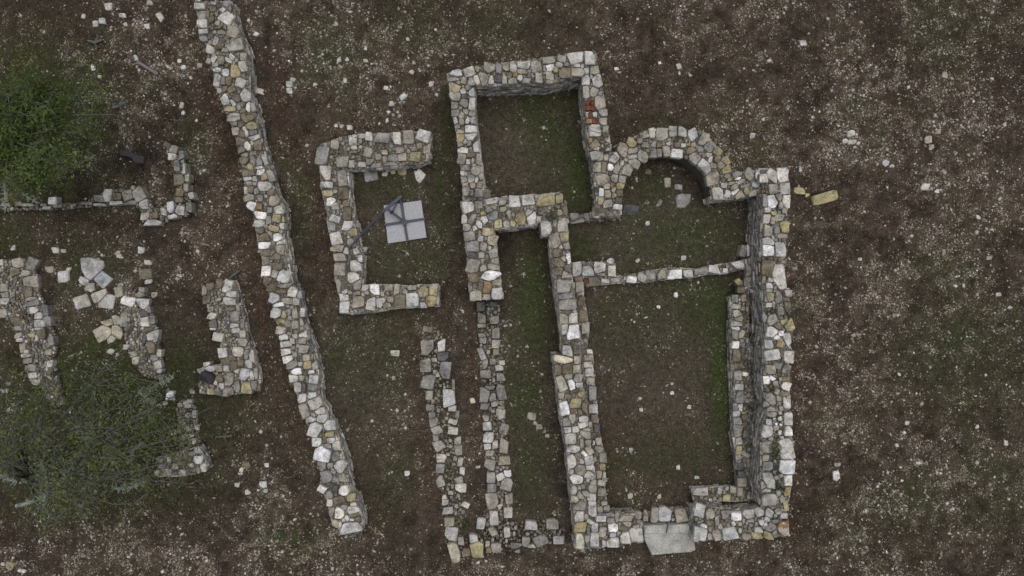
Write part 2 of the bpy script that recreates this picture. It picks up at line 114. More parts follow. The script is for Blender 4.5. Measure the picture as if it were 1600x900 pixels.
ST['central_wall']=[
(710,295,"""960 405 120 160 -5 w;1125 375 110 150 -5 w;1050 350 40 100 0 t;1060 540 110 160 -20 t;1145 510 90 110 0 y;1165 590 80 80 0 t;1075 670 90 80 0 b;1115 600 40 50 0 w;1190 725 45 110 -10 W;1095 765 110 100 0 b;1130 730 50 50 0 t;1090 860 110 80 0 b;1180 850 70 110 0 b"""),
(710,395,"""1165 215 100 130 10 t;1080 210 70 120 0 b;1150 345 160 140 0 t;1240 340 30 80 0 t;1170 450 180 65 -5 g;1185 540 190 110 -3 t;1140 690 90 110 0 t;1240 680 90 110 0 w;1150 800 70 110 0 w;1235 825 140 140 -10 W;1180 625 60 50 0 b"""),
(800,540,"""580 55 105 110 0 w;680 45 80 80 0 b;540 150 200 75 2 T;675 150 60 80 0 t;480 250 80 110 0 b;570 245 110 110 0 b;675 245 80 85 0 t;515 400 90 170 -15 T;590 325 80 60 0 t;625 410 60 110 -15 W;690 340 80 90 0 t;700 410 80 60 0 w;650 475 90 30 -10 d;720 510 80 60 -20 y;520 520 70 70 0 t;580 530 80 50 20 b;545 650 95 160 -10 W;660 605 130 100 0 y;755 640 55 160 0 b;710 690 40 80 0 b;570 795 75 90 0 g;630 765 70 100 -5 t;740 760 105 65 -5 w;745 830 105 65 -5 w;580 880 80 60 0 w;665 875 70 60 0 w;815 830 35 60 0 t;770 880 100 40 0 t"""),
(820,640,"""450 220 85 70 0 t;535 215 70 80 0 t;625 160 100 60 0 t;630 255 110 110 0 t;480 310 120 120 0 w;510 415 130 75 0 w;600 365 40 110 0 t;655 345 60 60 0 t;665 430 80 100 -35 w;625 455 80 50 30 W;490 540 90 160 -10 w;555 485 60 70 0 t;595 545 50 60 0 w;670 530 100 90 0 w;580 625 110 110 -10 t;685 610 90 50 0 w;685 690 120 80 20 w;490 650 40 50 0 w;535 730 140 90 0 W;710 760 70 60 0 t;710 830 90 100 10 t;520 850 60 90 0 w;620 870 120 60 0 t;570 820 40 50 0 t;610 800 50 50 0 t;665 745 40 35 0 W"""),
(850,740,"""330 180 60 90 0 w;320 270 70 75 0 T;390 220 90 80 0 t;500 170 90 90 0 t;500 245 100 80 0 w;380 345 120 90 0 g;500 370 90 170 0 w;370 450 110 110 0 w;440 450 50 70 0 t;480 500 90 40 20 w;380 560 130 110 0 y;530 560 70 90 0 w;380 715 90 160 0 T;450 690 50 90 0 t;530 695 95 150 0 w;460 580 30 100 0 g"""),
]
ST['west_ledge']=ST['west_ledge'][:1]+[
(800,540,"""810 60 60 45 0 W;795 125 90 60 0 t;800 200 100 60 0 w;810 280 90 85 0 w;815 370 90 75 0 t;835 500 80 160 0 g;845 655 95 95 0 w;865 760 85 85 0 b;885 860 60 80 0 d"""),
(820,640,"""770 330 60 80 -10 t;770 420 80 70 0 t;815 510 75 110 0 t;810 600 65 70 0 y;775 680 60 80 0 t;825 690 40 90 0 t;800 765 80 60 0 t;800 860 80 80 0 t;735 520 30 50 0 t;740 460 50 60 0 b;720 350 25 50 0 w"""),
(850,740,"""605 215 90 110 0 t;630 310 60 40 0 t;580 380 60 70 0 t;650 370 60 60 0 t"""),
]
OUT['west_foundation']=(0.06,"658,508 682,508 697,530 698,550 703,580 709,600 712,620 714,640 718,660 720,690 724,715 725,735 729,770 733,795 728,812 722,828 718,845 701,846 697,830 694,815 692,790 687,770 684,755 681,735 675,712 677,703 675,690 670,665 667,645 661,612 657,595 655,580 656,560 656,530")
ST['west_foundation']=[
(640,505,"""180 65 110 60 0 g;180 255 125 150 0 g;335 230 85 130 0 w;165 435 115 160 0 g;345 345 120 90 0 d;370 490 110 170 0 g;190 610 140 160 10 g;410 790 120 190 -5 w;205 750 70 90 0 t;215 875 80 60 0 g;260 380 60 40 0 t;290 530 40 60 0 t;265 510 40 40 0 t;455 630 30 120 0 g"""),
(650,635,"""150 25 70 50 0 g;165 100 70 70 0 g;185 165 90 100 -15 g;215 250 100 90 -25 t;210 330 60 60 0 t;235 410 110 110 -25 t;255 550 120 100 10 w;250 645 90 100 0 g;250 785 90 120 -15 t;375 20 80 60 0 w;380 160 100 50 10 w;385 255 100 75 0 w;430 355 70 80 0 t;440 460 80 110 0 t;465 575 60 110 0 t;480 680 50 100 0 w;450 770 90 70 -20 t;460 855 120 90 0 w;365 415 35 35 0 t;330 500 40 30 0 t;410 545 40 50 0 t;430 90 40 80 0 g"""),
(680,765,"""95 75 60 40 0 w;105 135 65 65 0 w;125 220 110 70 0 w;150 335 110 90 0 t;165 465 130 140 10 w;315 165 80 55 25 w;160 40 50 40 0 t"""),
]
OUT['middle_foundation']=(0.06,"748,471 783,475 782,520 789,560 789,640 791,665 793,690 795,715 798,740 800,775 801,812 760,825 745,830 744,810 764,800 760,760 758,720 756,690 754,650 750,620 749,580 748,550 747,520")
ST['middle_foundation']=[
(710,395,"""280 560 90 100 0 D;400 535 80 50 0 D;285 690 80 150 0 g;420 700 90 80 0 t;430 830 80 120 0 g;290 870 80 60 0 g"""),
(640,505,"""750 20 80 50 0 g;895 95 80 120 0 w;760 165 80 90 0 g;905 220 90 90 0 t;755 330 60 160 -20 g;790 420 60 100 0 g;960 420 60 60 0 w;935 465 80 60 0 w;870 400 70 60 0 t;790 535 110 90 -10 g;950 560 90 80 0 g;785 605 80 60 -20 g;830 670 110 40 5 g;785 750 105 160 0 g;955 720 90 190 -15 g;865 775 70 90 0 g;785 865 90 70 0 g;890 840 80 60 0 t;960 830 50 60 0 t;950 880 90 30 0 g;900 300 60 60 0 t"""),
(650,635,"""715 20 80 60 0 g;880 75 100 120 0 t;725 125 70 60 0 t;745 210 95 90 0 w;915 240 90 110 15 t;755 325 110 110 0 w;825 395 60 80 0 w;915 415 90 160 10 t;745 420 75 60 0 w;775 495 110 60 5 t;770 610 110 110 15 t;915 565 130 90 0 t;780 740 90 110 0 g;880 735 90 70 -15 w;955 705 75 70 0 W;945 815 120 130 10 t;790 850 90 90 0 g"""),
(680,765,"""590 120 120 170 -10 t;765 95 85 110 0 t;685 175 85 60 -30 w;615 300 95 150 0 w;760 245 90 110 0 w;480 355 100 120 10 w"""),
]
OUT['south_foundation']=(0.12,"701,848 718,845 745,832 760,826 800,813 826,815 850,812 878,811 880,828 886,842 856,852 820,858 785,865 758,871 745,875 712,882 706,880")
ST['south_foundation']=[
(680,765,"""270 540 60 80 0 t;200 655 100 200 -15 T;425 635 150 165 0 Y2;325 660 100 90 0 b;400 510 90 90 0 w;560 635 60 60 0 o;545 575 50 60 0 t;630 610 110 100 0 g;600 440 80 90 -20 t;745 455 60 100 0 w;835 590 140 60 5 g;945 545 85 100 0 t;1085 545 180 110 -20 g;860 640 50 40 0 t;1010 590 90 40 0 w;1290 530 130 80 0 w;1000 375 130 90 0 w;1225 365 130 110 0 g"""),
]
OUT['doorway_step']=(0.12,"887,334 921,331 952,333 972,336 972,345 890,350 888,346")
ST['doorway_step']=[(710,295,"""1265 290 130 80 0 g;1380 290 60 80 0 g;1480 270 140 50 0 g;1290 340 200 30 -5 g;1600 300 80 50 0 d""")]
OUT['rubble_wall']=(0.15,"-40,410 0,405 20,402 40,405 53,415 58,440 62,460 68,475 72,490 78,505 85,525 88,545 82,560 84,575 92,605 100,632 84,640 70,622 62,602 48,603 40,590 36,570 32,550 28,530 18,515 5,497 0,492 -40,470")
ST['rubble_wall']=[
(0,380,"""305 400 150 120 0 t;300 215 110 130 30 g;180 205 130 100 0 t;270 310 90 60 0 t;290 510 90 110 0 b;335 620 150 60 -15 g;35 465 70 80 0 t;40 540 90 60 0 t;45 605 90 70 0 w;30 730 80 90 0 t;350 700 90 70 0 w;395 755 90 70 0 w;410 845 110 110 0 w;150 820 110 90 0 b;175 885 100 50 0 g;470 700 60 120 0 g;495 810 60 110 0 g;15 200 40 60 0 w;160 300 110 60 -20 b;320 580 110 40 0 t"""),
(0,510,"""180 30 100 70 0 w;185 95 80 60 0 t;205 140 70 40 0 w;440 70 80 110 0 b;320 95 70 40 0 y;385 120 30 60 0 w;540 150 60 100 0 g;270 265 50 40 0 w;265 305 100 35 0 w;285 360 100 60 0 g;310 430 110 70 10 g;320 515 90 60 0 w;345 585 70 60 0 t;515 390 70 70 0 w;230 230 60 90 0 t;410 20 90 40 0 w;500 270 70 60 0 t"""),
]
OUT['crumbling_wall']=(0.14,"183,452 200,448 225,465 235,475 240,500 247,520 250,545 253,580 245,595 225,590 210,575 200,555 193,530 190,510 187,490")
ST['crumbling_wall']=[
(160,380,"""255 605 150 95 15 W;165 510 80 110 -10 t;405 635 140 110 0 w;425 740 110 60 0 d;440 815 100 100 0 w;510 800 50 90 0 g;205 790 80 160 0 t;410 490 60 60 0 g;470 690 60 70 0 g;400 530 80 50 0 g"""),
(190,510,"""300 100 100 90 0 w;350 110 50 140 0 w;270 40 90 40 0 b;310 220 70 120 0 b;60 215 60 50 0 w;145 355 80 80 0 T;130 290 80 60 0 t;330 330 80 60 0 t;370 400 90 110 0 w;385 280 50 70 0 w;390 465 60 40 0 w;400 525 90 40 0 b"""),
]
OUT['corner_wall_stub']=(0.24,"316,450 325,445 340,442 352,436 363,440 370,455 375,470 380,490 384,515 390,535 396,550 400,570 405,590 405,608 385,615 355,619 325,618 310,615 308,600 315,590 310,578 325,572 342,570 345,555 340,530 330,510 325,490 320,475 317,465")
ST['corner_wall_stub']=[
(160,380,"""1060 500 50 110 0 t;1220 420 70 100 0 b;1125 450 80 70 0 b;1290 450 100 130 15 w;1340 530 110 70 0 w;1320 605 130 80 0 w;1080 590 80 90 0 b;1335 685 110 40 0 b;1370 760 100 110 0 g;1130 760 80 80 20 w;1375 870 90 60 0 w;1150 840 80 90 0 b;1405 670 40 70 0 g;1125 690 60 50 0 t;1455 840 40 100 0 g;1150 890 60 30 0 w;1220 585 40 40 0 t"""),
(190,510,"""995 110 110 90 10 w;955 35 70 60 0 g;1180 30 90 80 0 w;1255 80 70 80 0 t;1260 165 110 80 0 t;1050 275 95 105 0 w;1200 265 130 100 10 w;1295 300 50 110 0 g;1355 320 50 140 -15 w;1150 330 80 50 0 b;1065 370 100 60 0 b;1165 420 70 120 10 b;1235 380 70 80 0 b;1310 390 80 100 0 w;920 445 140 60 -3 w;1020 440 70 60 0 t;1085 440 70 60 0 w;880 395 70 40 0 w;820 470 90 50 0 t;1275 500 110 130 0 w;1355 510 40 90 0 w;1120 550 90 130 0 t;1015 540 70 90 -20 b;970 500 70 40 0 t;895 490 60 30 0 w;970 580 40 70 -20 w;1205 625 70 130 0 g;1295 640 120 120 0 y;1380 620 70 100 0 g;1425 630 40 90 0 b;1040 630 50 80 0 w;1135 670 70 70 0 t;1080 680 60 90 0 t;1000 685 70 70 0 t;920 680 80 60 0 y;1400 490 40 110 0 t;950 630 40 60 0 t;1190 470 50 60 20 w"""),
]
OUT['wall_end_stub']=(0.3,"243,716 262,711 290,705 308,700 315,712 320,724 321,735 312,740 290,744 262,746 245,746 243,738")
ST['wall_end_stub']=[(190,640,"""790 535 100 90 0 W;835 610 70 90 0 W;740 640 110 60 -10 b;640 655 80 70 0 t;560 590 60 60 0 t;630 555 80 50 0 b;485 550 40 80 -10 w;425 585 80 50 0 g;400 540 80 40 0 t;460 655 110 80 0 t;370 665 50 70 0 w;730 580 60 40 0 w;780 430 60 60 0 w;730 460 70 30 0 w;720 600 60 30 0 b;660 495 50 30 0 t;800 620 30 90 0 t""")]
OUT['terrace_edge_wall']=(0.2,"-40,316 0,318 70,317 130,315 145,305 165,297 200,290 213,288 225,303 232,313 240,325 255,320 268,310 275,290 272,270 262,245 254,222 275,226 285,245 290,262 296,285 298,310 300,330 290,338 262,345 250,353 228,353 220,345 218,328 205,320 150,322 100,328 0,330 -40,330")
ST['terrace_edge_wall']=[
(130,220,"""870 45 80 50 30 b;940 90 90 90 0 g;930 165 80 80 0 w;975 270 60 130 0 g;990 400 110 120 0 b;1010 540 90 90 0 b;1000 610 80 60 0 b;900 690 75 120 -5 w;990 720 100 100 0 w;835 745 60 90 -20 w;640 785 90 80 0 w;745 770 60 80 0 b;720 850 170 60 0 w;620 660 100 100 0 w;575 570 130 150 -25 t;465 580 100 120 -15 t;255 570 75 130 0 w;350 580 90 70 0 b;340 645 140 40 -5 w;160 600 120 70 0 t;150 660 140 30 0 w;490 640 130 40 0 t;1020 150 50 90 0 g;1050 300 30 130 -10 w;1075 380 50 90 0 t;1090 690 60 110 0 g;1120 570 50 70 -20 w;920 790 110 40 -10 w;1070 490 50 90 0 t;30 650 120 30 0 g"""),
(0,260,"""170 390 80 50 0 g;530 350 80 90 0 w;470 430 90 30 0 w;600 415 80 30 0 g;300 400 150 30 0 g;60 400 120 40 0 g"""),
]
# flat broken slabs: name -> stones on plane z
SLABS=[
('white',0.04,0,380,"960 260 210 210 0 U;1060 360 130 150 -40 U;870 400 90 70 20 w;930 455 80 70 0 w"),
('grey',0.04,0,380,"1040 545 140 90 -20 w;1110 605 140 130 10 w;850 610 140 110 -20 w"),
('beige',0.05,0,510,"1080 60 170 130 -20 T;1210 60 120 140 -20 T;1160 130 90 60 -20 T;1130 -40 130 60 -20 T;1200 -65 90 90 -20 T"),
]
# loose stones: x y w h ang col (source px)
LOOSE="""168 10 16 12 0 w;130 25 7 8 0 w;149 37 10 11 0 w;159 33 11 12 0 w;191 24 12 7 0 w;195 38 9 6 0 w;250 26 10 15 -30 w;229 41 9 8 0 W;212 90 6 10 -20 w;283 165 7 12 20 w;286 176 7 7 0 w;145 105 7 11 0 W;312 102 11 8 0 g;155 120 7 6 0 t;233 4 12 8 0 t;280 95 8 7 0 w;286 105 8 7 0 w
655 275 18 18 45 W;530 94 8 7 0 w;571 75 5 7 0 W;571 95 9 6 0 T;629 151 13 9 -40 w;612 162 8 9 0 w;539 125 6 9 0 w;452 131 11 10 0 w;452 142 9 10 0 w;405 142 14 9 20 w;457 124 10 7 20 w;674 131 9 9 0 w;643 112 9 7 30 w;637 61 6 6 0 w;603 137 8 7 0 w;683 148 8 5 40 w;605 188 5 10 0 w;525 196 6 6 0 w;547 199 11 9 0 w;534 197 8 5 0 w;400 53 9 7 20 w;525 37 6 8 0 T
1061 104 8 11 -20 T;964 107 9 5 0 T;1176 212 9 9 0 w;1255 67 11 10 0 w;1477 117 10 10 0 t;1330 208 15 10 -20 w;1321 220 10 7 0 w;1332 222 15 8 0 w;1451 218 13 12 0 T;1465 205 12 9 0 t;1251 264 5 12 0 w;1384 255 12 11 20 w;1394 259 8 5 0 w;1447 292 19 12 0 w;1464 299 9 7 0 w;1456 230 10 9 0 t;1529 339 7 7 0 w;1250 298 19 11 10 Y2;1289 309 44 18 -8 Y2;1262 305 7 6 0 Y2;1475 394 6 12 0 t;1307 744 12 17 -10 W;1309 726 11 6 0 t;1560 460 11 6 0 w;1572 692 7 9 0 w;1418 661 8 7 0 w;1527 667 6 6 0 w;1344 405 7 5 0 w;1546 403 13 7 0 t
1056 461 6 8 0 W;1029 480 6 6 0 W;997 407 6 8 40 w;1069 403 10 8 0 w;1012 349 7 7 0 w;1050 614 6 6 0 W;1077 636 7 7 0 w;1002 641 6 8 0 w;1060 730 7 10 0 w;985 775 9 9 0 w;1030 776 7 8 0 T;1089 746 9 5 0 w;986 704 6 9 0 w;616 552 17 10 0 T;636 740 9 9 0 W;562 771 6 8 0 t;615 591 6 7 0 t;621 641 6 6 0 w;581 658 5 5 0 w;738 626 8 9 -20 T;747 730 8 5 0 T;831 651 15 12 0 t;836 661 8 6 0 t;843 667 12 9 0 t;850 674 6 5 0 t;855 681 8 6 0 t
15 885 16 14 0 y;32 892 15 6 10 w;4 882 8 6 0 w;411 757 12 11 0 W;415 767 8 7 0 w;370 758 8 8 0 w;387 769 9 8 -20 w;374 740 10 5 0 w;386 728 9 12 -20 b;377 734 7 8 0 w;416 727 8 7 0 w;100 432 24 20 0 w;76 421 15 11 0 t;106 420 12 5 0 T;85 391 15 10 0 w;98 392 11 6 0 T;227 428 22 18 0 b;232 440 14 7 -5 w;220 391 12 11 0 w;187 400 12 7 0 W;230 410 11 8 0 w;188 446 9 8 0 w;241 461 10 10 0 t;1050 600 5 5 0 w;173 549 12 9 20 w;183 554 6 5 0 w;20 387 9 9 0 w;6 611 13 6 -10 w;12 600 8 6 0 g;267 617 11 11 0 w;258 630 9 6 0 w;249 634 8 6 0 w;262 610 7 7 0 g;300 612 9 7 0 w;290 633 8 6 -20 w;87 607 14 7 0 w;80 612 7 6 0 w;89 619 10 5 0 w;15 642 14 9 -30 w;22 635 14 10 0 g;33 640 12 8 30 g;200 722 7 5 0 T;300 670 7 10 0 w
1067 314 28 24 0 g;1043 287 12 20 -5 t;1013 268 11 10 0 b;1060 292 14 9 0 g;985 328 26 17 -5 d;1030 318 6 15 30 g;578 275 26 17 -10 g;583 268 8 6 0 t;601 272 10 7 0 T;612 268 12 9 0 y;628 269 16 11 -5 y;655 258 10 6 0 t;550 293 7 8 0 t;322 590 24 18 25 k;553 339 6 14 -10 g;561 355 7 16 -10 t;567 390 12 10 0 t;649 268 5 6 0 T"""

OUT['buried_wall']=(0.1,"272,640 280,626 298,622 306,640 309,665 313,698 296,703 284,690 278,668")
ST['buried_wall']=[(190,640,"""750 50 45 75 0 w;770 190 45 60 0 w;545 240 55 45 0 w;600 225 40 40 0 t;720 275 60 30 0 w;690 60 50 50 0 t;640 150 50 40 0 g;700 200 50 50 0 t;760 330 40 60 0 w;680 400 60 40 0 t"""),(190,510,"""500 720 70 90 20 W;650 800 50 40 -20 w;690 830 60 40 0 w;720 780 50 40 0 t;600 820 60 40 0 t""")]
# ------------------------------------------------------------------ helpers
def tag(o, label=None, cat=None, group=None, kind=None):
    if label: o['label'] = label
    if cat: o['category'] = cat
    if group: o['group'] = group
    if kind: o['kind'] = kind
    return o
def mesh_obj(name, verts, faces, mat, parent=None, loc=(0, 0, 0), smooth=False):
    me = bpy.data.meshes.new(name); me.from_pydata(verts, [], faces)
    me.materials.append(mat)
    if smooth: me.polygons.foreach_set('use_smooth', [True] * len(me.polygons))
    o = bpy.data.objects.new(name, me); COL.objects.link(o); o.location = loc
    if parent: o.parent = parent
    return o
def empty(name, loc=(0, 0, 0)):
    o = bpy.data.objects.new(name, None); COL.objects.link(o); o.location = loc; o.empty_display_size = 0.2
    return o
def np_mesh(name, V, F, mat, colors=None, parent=None, smooth=False):
    """V (n,3), F (m,k) numpy, colors (n,3) per vertex"""
    me = bpy.data.meshes.new(name); n, (m, k) = len(V), F.shape
    me.vertices.add(n); me.vertices.foreach_set('co', np.ascontiguousarray(V, dtype=np.float32).ravel())
    me.loops.add(m * k); me.loops.foreach_set('vertex_index', np.ascontiguousarray(F, dtype=np.int32).ravel())
    me.polygons.add(m); me.polygons.foreach_set('loop_start', np.arange(0, m * k, k, dtype=np.int32))
    me.polygons.foreach_set('loop_total', np.full(m, k, dtype=np.int32))
    me.update(calc_edges=True); me.validate()
    if smooth: me.polygons.foreach_set('use_smooth', np.ones(m, dtype=bool))
    if colors is not None:
        a = me.color_attributes.new('Col', 'FLOAT_COLOR', 'POINT')
        c = np.ones((n, 4), dtype=np.float32); c[:, :3] = colors; a.data.foreach_set('color', c.ravel())
    me.materials.append(mat)
    o = bpy.data.objects.new(name, me); COL.objects.link(o)
    if parent: o.parent = parent
    return o

# ------------------------------------------------------------------ numpy noise
_tab = rng.random((256, 256))
def vnoise(x, y):
    xi = np.floor(x).astype(int); yi = np.floor(y).astype(int); fx = x - xi; fy = y - yi
    fx = fx * fx * (3 - 2 * fx); fy = fy * fy * (3 - 2 * fy)
    g = lambda a, b: _tab[a % 256, b % 256]
    return (g(xi, yi) * (1 - fx) + g(xi + 1, yi) * fx) * (1 - fy) + (g(xi, yi + 1) * (1 - fx) + g(xi + 1, yi + 1) * fx) * fy
def fbm(x, y, o=4, gain=0.55):
    s = 0; a = 1; t = 0
    for k in range(o):
        s = s + a * vnoise(x * 2 ** k + 17.3 * k, y * 2 ** k + 5.1 * k); t += a; a *= gain
    return s / t
def sstep(a, b, x): t = np.clip((x - a) / (b - a), 0, 1); return t * t * (3 - 2 * t)

# ------------------------------------------------------------------ materials
def new_mat(name):
    m = bpy.data.materials.new(name); m.use_nodes = True; t = m.node_tree
    return m, t, t.nodes['Principled BSDF']
def N(t, kind, **kw):
    n = t.nodes.new(kind)
    for k, v in kw.items():
        if k in n.inputs: n.inputs[k].default_value = v
        else: setattr(n, k, v)
    return n
def ramp(t, fac, a, b, ca, cb):
    r = N(t, 'ShaderNodeValToRGB'); r.color_ramp.elements[0].position = a; r.color_ramp.elements[1].position = b
    r.color_ramp.elements[0].color = (*ca, 1); r.color_ramp.elements[1].color = (*cb, 1)
    t.links.new(fac, r.inputs[0]); return r.outputs[0]
def mulc(t, a, b, fac=1.0, mode='MULTIPLY'):
    m = N(t, 'ShaderNodeMix'); m.data_type = 'RGBA'; m.blend_type = mode; m.inputs[0].default_value = fac
    t.links.new(a, m.inputs[6]); t.links.new(b, m.inputs[7]); return m.outputs[2]
def stone_mat(name, src, spots=False):
    m, t, b = new_mat(name)
    if src == 'object': c = N(t, 'ShaderNodeObjectInfo').outputs['Color']
    else: c = N(t, 'ShaderNodeAttribute', attribute_name='Col').outputs['Color']
    g = N(t, 'ShaderNodeNewGeometry').outputs['Position']
    n1 = N(t, 'ShaderNodeTexNoise', Scale=5.5, Detail=6.0, Roughness=0.62); t.links.new(g, n1.inputs['Vector'])
    n2 = N(t, 'ShaderNodeTexNoise', Scale=34.0, Detail=5.0, Roughness=0.7); t.links.new(g, n2.inputs['Vector'])
    n3 = N(t, 'ShaderNodeTexNoise', Scale=13.0, Detail=4.0, Roughness=0.6); t.links.new(g, n3.inputs['Vector'])
    c = mulc(t, c, ramp(t, n1.outputs['Fac'], 0.32, 0.68, (0.50, 0.50, 0.485), (1.30, 1.29, 1.28)))
    n5 = N(t, 'ShaderNodeTexNoise', Scale=8.0, Detail=3.0); t.links.new(g, n5.inputs['Vector'])
    c = mulc(t, c, ramp(t, n5.outputs['Color'], 0.38, 0.62, (1.04, 0.985, 0.90), (0.98, 1.0, 1.03)))
    c = mulc(t, c, ramp(t, n2.outputs['Fac'], 0.34, 0.56, (0.55, 0.55, 0.54), (1.12, 1.12, 1.12)), 0.85)
    # dark lichen and weather stains, pale lichen
    c = mulc(t, c, ramp(t, n3.outputs['Fac'], 0.33, 0.43, (0.45, 0.46, 0.45), (1.03, 1.03, 1.03)), 0.8)
    if spots:
        n4 = N(t, 'ShaderNodeTexNoise', Scale=9.0, Detail=2.0); t.links.new(g, n4.inputs['Vector'])
        c = mulc(t, c, ramp(t, n4.outputs['Fac'], 0.47, 0.53, (1, 1, 1), (0.55, 0.37, 0.25)))
    t.links.new(c, b.inputs['Base Color']); b.inputs['Roughness'].default_value = 0.92
    b.inputs['Specular IOR Level'].default_value = 0.2
    bm = N(t, 'ShaderNodeBump', Strength=0.75, Distance=0.02)
    ad = N(t, 'ShaderNodeMath', operation='ADD'); t.links.new(n2.outputs['Fac'], ad.inputs[0]); t.links.new(n1.outputs['Fac'], ad.inputs[1])
    t.links.new(ad.outputs[0], bm.inputs['Height']); t.links.new(bm.outputs[0], b.inputs['Normal'])
    return m
def attr_mat(name, rough=0.95, noise=0.4, scale=40.0, trans=0.0):
    m, t, b = new_mat(name)
    c = N(t, 'ShaderNodeAttribute', attribute_name='Col').outputs['Color']
    g = N(t, 'ShaderNodeNewGeometry').outputs['Position']
    n = N(t, 'ShaderNodeTexNoise', Scale=scale, Detail=3.0); t.links.new(g, n.inputs['Vector'])
    c = mulc(t, c, ramp(t, n.outputs['Fac'], 0.3, 0.7, (1 - noise,) * 3, (1 + noise,) * 3))
    t.links.new(c, b.inputs['Base Color']); b.inputs['Roughness'].default_value = rough
    b.inputs['Specular IOR Level'].default_value = 0.15
    if trans:
        tr = N(t, 'ShaderNodeBsdfTranslucent'); t.links.new(c, tr.inputs[0]); mx = N(t, 'ShaderNodeMixShader'); mx.inputs[0].default_value = trans
        t.links.new(b.outputs[0], mx.inputs[1]); t.links.new(tr.outputs[0], mx.inputs[2])
        t.links.new(mx.outputs[0], t.nodes['Material Output'].inputs[0])
    return m
def plain_mat(name, col, rough=0.7, noise=0.3, scale=30.0, metal=0.0, bump=0.3, dark=(0.6, 0.6, 0.6)):
    m, t, b = new_mat(name)
    g = N(t, 'ShaderNodeNewGeometry').outputs['Position']
    n = N(t, 'ShaderNodeTexNoise', Scale=scale, Detail=5.0, Roughness=0.7); t.links.new(g, n.inputs['Vector'])
    r = ramp(t, n.outputs['Fac'], 0.35, 0.62, tuple(c * (1 - noise) for c in col), tuple(min(1, c * (1 + noise * .6)) for c in col))
    t.links.new(r, b.inputs['Base Color']); b.inputs['Roughness'].default_value = rough; b.inputs['Metallic'].default_value = metal
    bp = N(t, 'ShaderNodeBump', Strength=bump, Distance=0.01); t.links.new(n.outputs['Fac'], bp.inputs['Height']); t.links.new(bp.outputs[0], b.inputs['Normal'])
    return m
M_stone = stone_mat('limestone', 'object'); M_spot = stone_mat('spotted_limestone', 'object', True)
M_stuff = stone_mat('limestone_rubble', 'attr')
M_core = plain_mat('earth_mortar', (0.11, 0.097, 0.08), 0.95, 0.6, 22.0, bump=0.8)
M_concrete = plain_mat('speckled_concrete', (0.37, 0.38, 0.40), 0.9, 0.5, 60.0)
M_blue = plain_mat('blue_painted_steel', (0.026, 0.034, 0.062), 0.5, 0.35, 18.0, bump=0.1)
M_timber = plain_mat('weathered_timber', (0.17, 0.15, 0.155), 0.9, 0.4, 45.0)
M_bark = plain_mat('dark_bark', (0.05, 0.045, 0.05), 0.85, 0.4, 30.0, bump=0.6)
M_limb = plain_mat('lichen_bark', (0.105, 0.115, 0.095), 0.95, 0.55, 26.0, bump=0.8)
M_lichen = plain_mat('pale_lichen', (0.25, 0.29, 0.25), 0.95, 0.5, 30.0, bump=0.8)
M_leaf = attr_mat('foliage', 0.75, 0.35, 9.0, 0.5)
M_grass = attr_mat('grass', 0.85, 0.35, 20.0, 0.2)
M_litter = attr_mat('leaf_litter', 0.9, 0.4, 50.0)
M_pebble = attr_mat('pebbles', 0.92, 0.35, 60.0)

# ------------------------------------------------------------------ survey data to polygons
def parse_poly(s): return [tuple(float(v) for v in q.split(',')) for q in s.split()]
CODES = {'W': (.72, .725, .735), 'U': (.46, .48, .51), 'w': (.49, .49, .48), 'g': (.27, .268, .26), 'd': (.115, .115, .12), 'D': (.15, .155, .14), 't': (.335, .322, .285),
         'T': (.52, .50, .42), 'y': (.36, .325, .21), 'Y': (.40, .35, .19), 'Y2': (.43, .40, .25), 'b': (.19, .168, .130), 'o': (.27, .20, .12), 'r': (.17, .062, .038),
         'p': (.44, .42, .38), 'k': (.055, .053, .062)}
def read_stones(blocks, scale=20 / 3.0):
    out = []
    for ox, oy, s in blocks:
        for q in s.replace('\n', ';').split(';'):
            x, y, ww, hh, a, c = q.split()
            if c == 'm': continue
            X, Y = ox + float(x) / scale, oy + float(y) / scale; W, H = float(ww) / scale, float(hh) / scale
            if any(math.hypot(X - o[0], Y - o[1]) < 0.36 * min(W, H, o[2], o[3]) + 0.8 for o in out): continue
            out.append((X, Y, W, H, math.radians(float(a)), c))
    return out
def clip_half(poly, px, py, nx, ny):
    res = []; n = len(poly)
    for i in range(n):
        a = poly[i]; b = poly[(i + 1) % n]
        da = (a[0] - px) * nx + (a[1] - py) * ny; db = (b[0] - px) * nx + (b[1] - py) * ny
        if da <= 0: res.append(a)
        if (da < 0 < db) or (db < 0 < da):
            t = da / (da - db); res.append((a[0] + (b[0] - a[0]) * t, a[1] + (b[1] - a[1]) * t))
    return res
def ext(s, dx, dy):
    c, n = math.cos(s[4]), math.sin(s[4]); u = dx * c + dy * n; v = -dx * n + dy * c
    return math.hypot(s[2] / 2 * u, s[3] / 2 * v) * 1.06
def area(p): return 0.5 * abs(sum(p[i][0] * p[(i + 1) % len(p)][1] - p[(i + 1) % len(p)][0] * p[i][1] for i in range(len(p))))
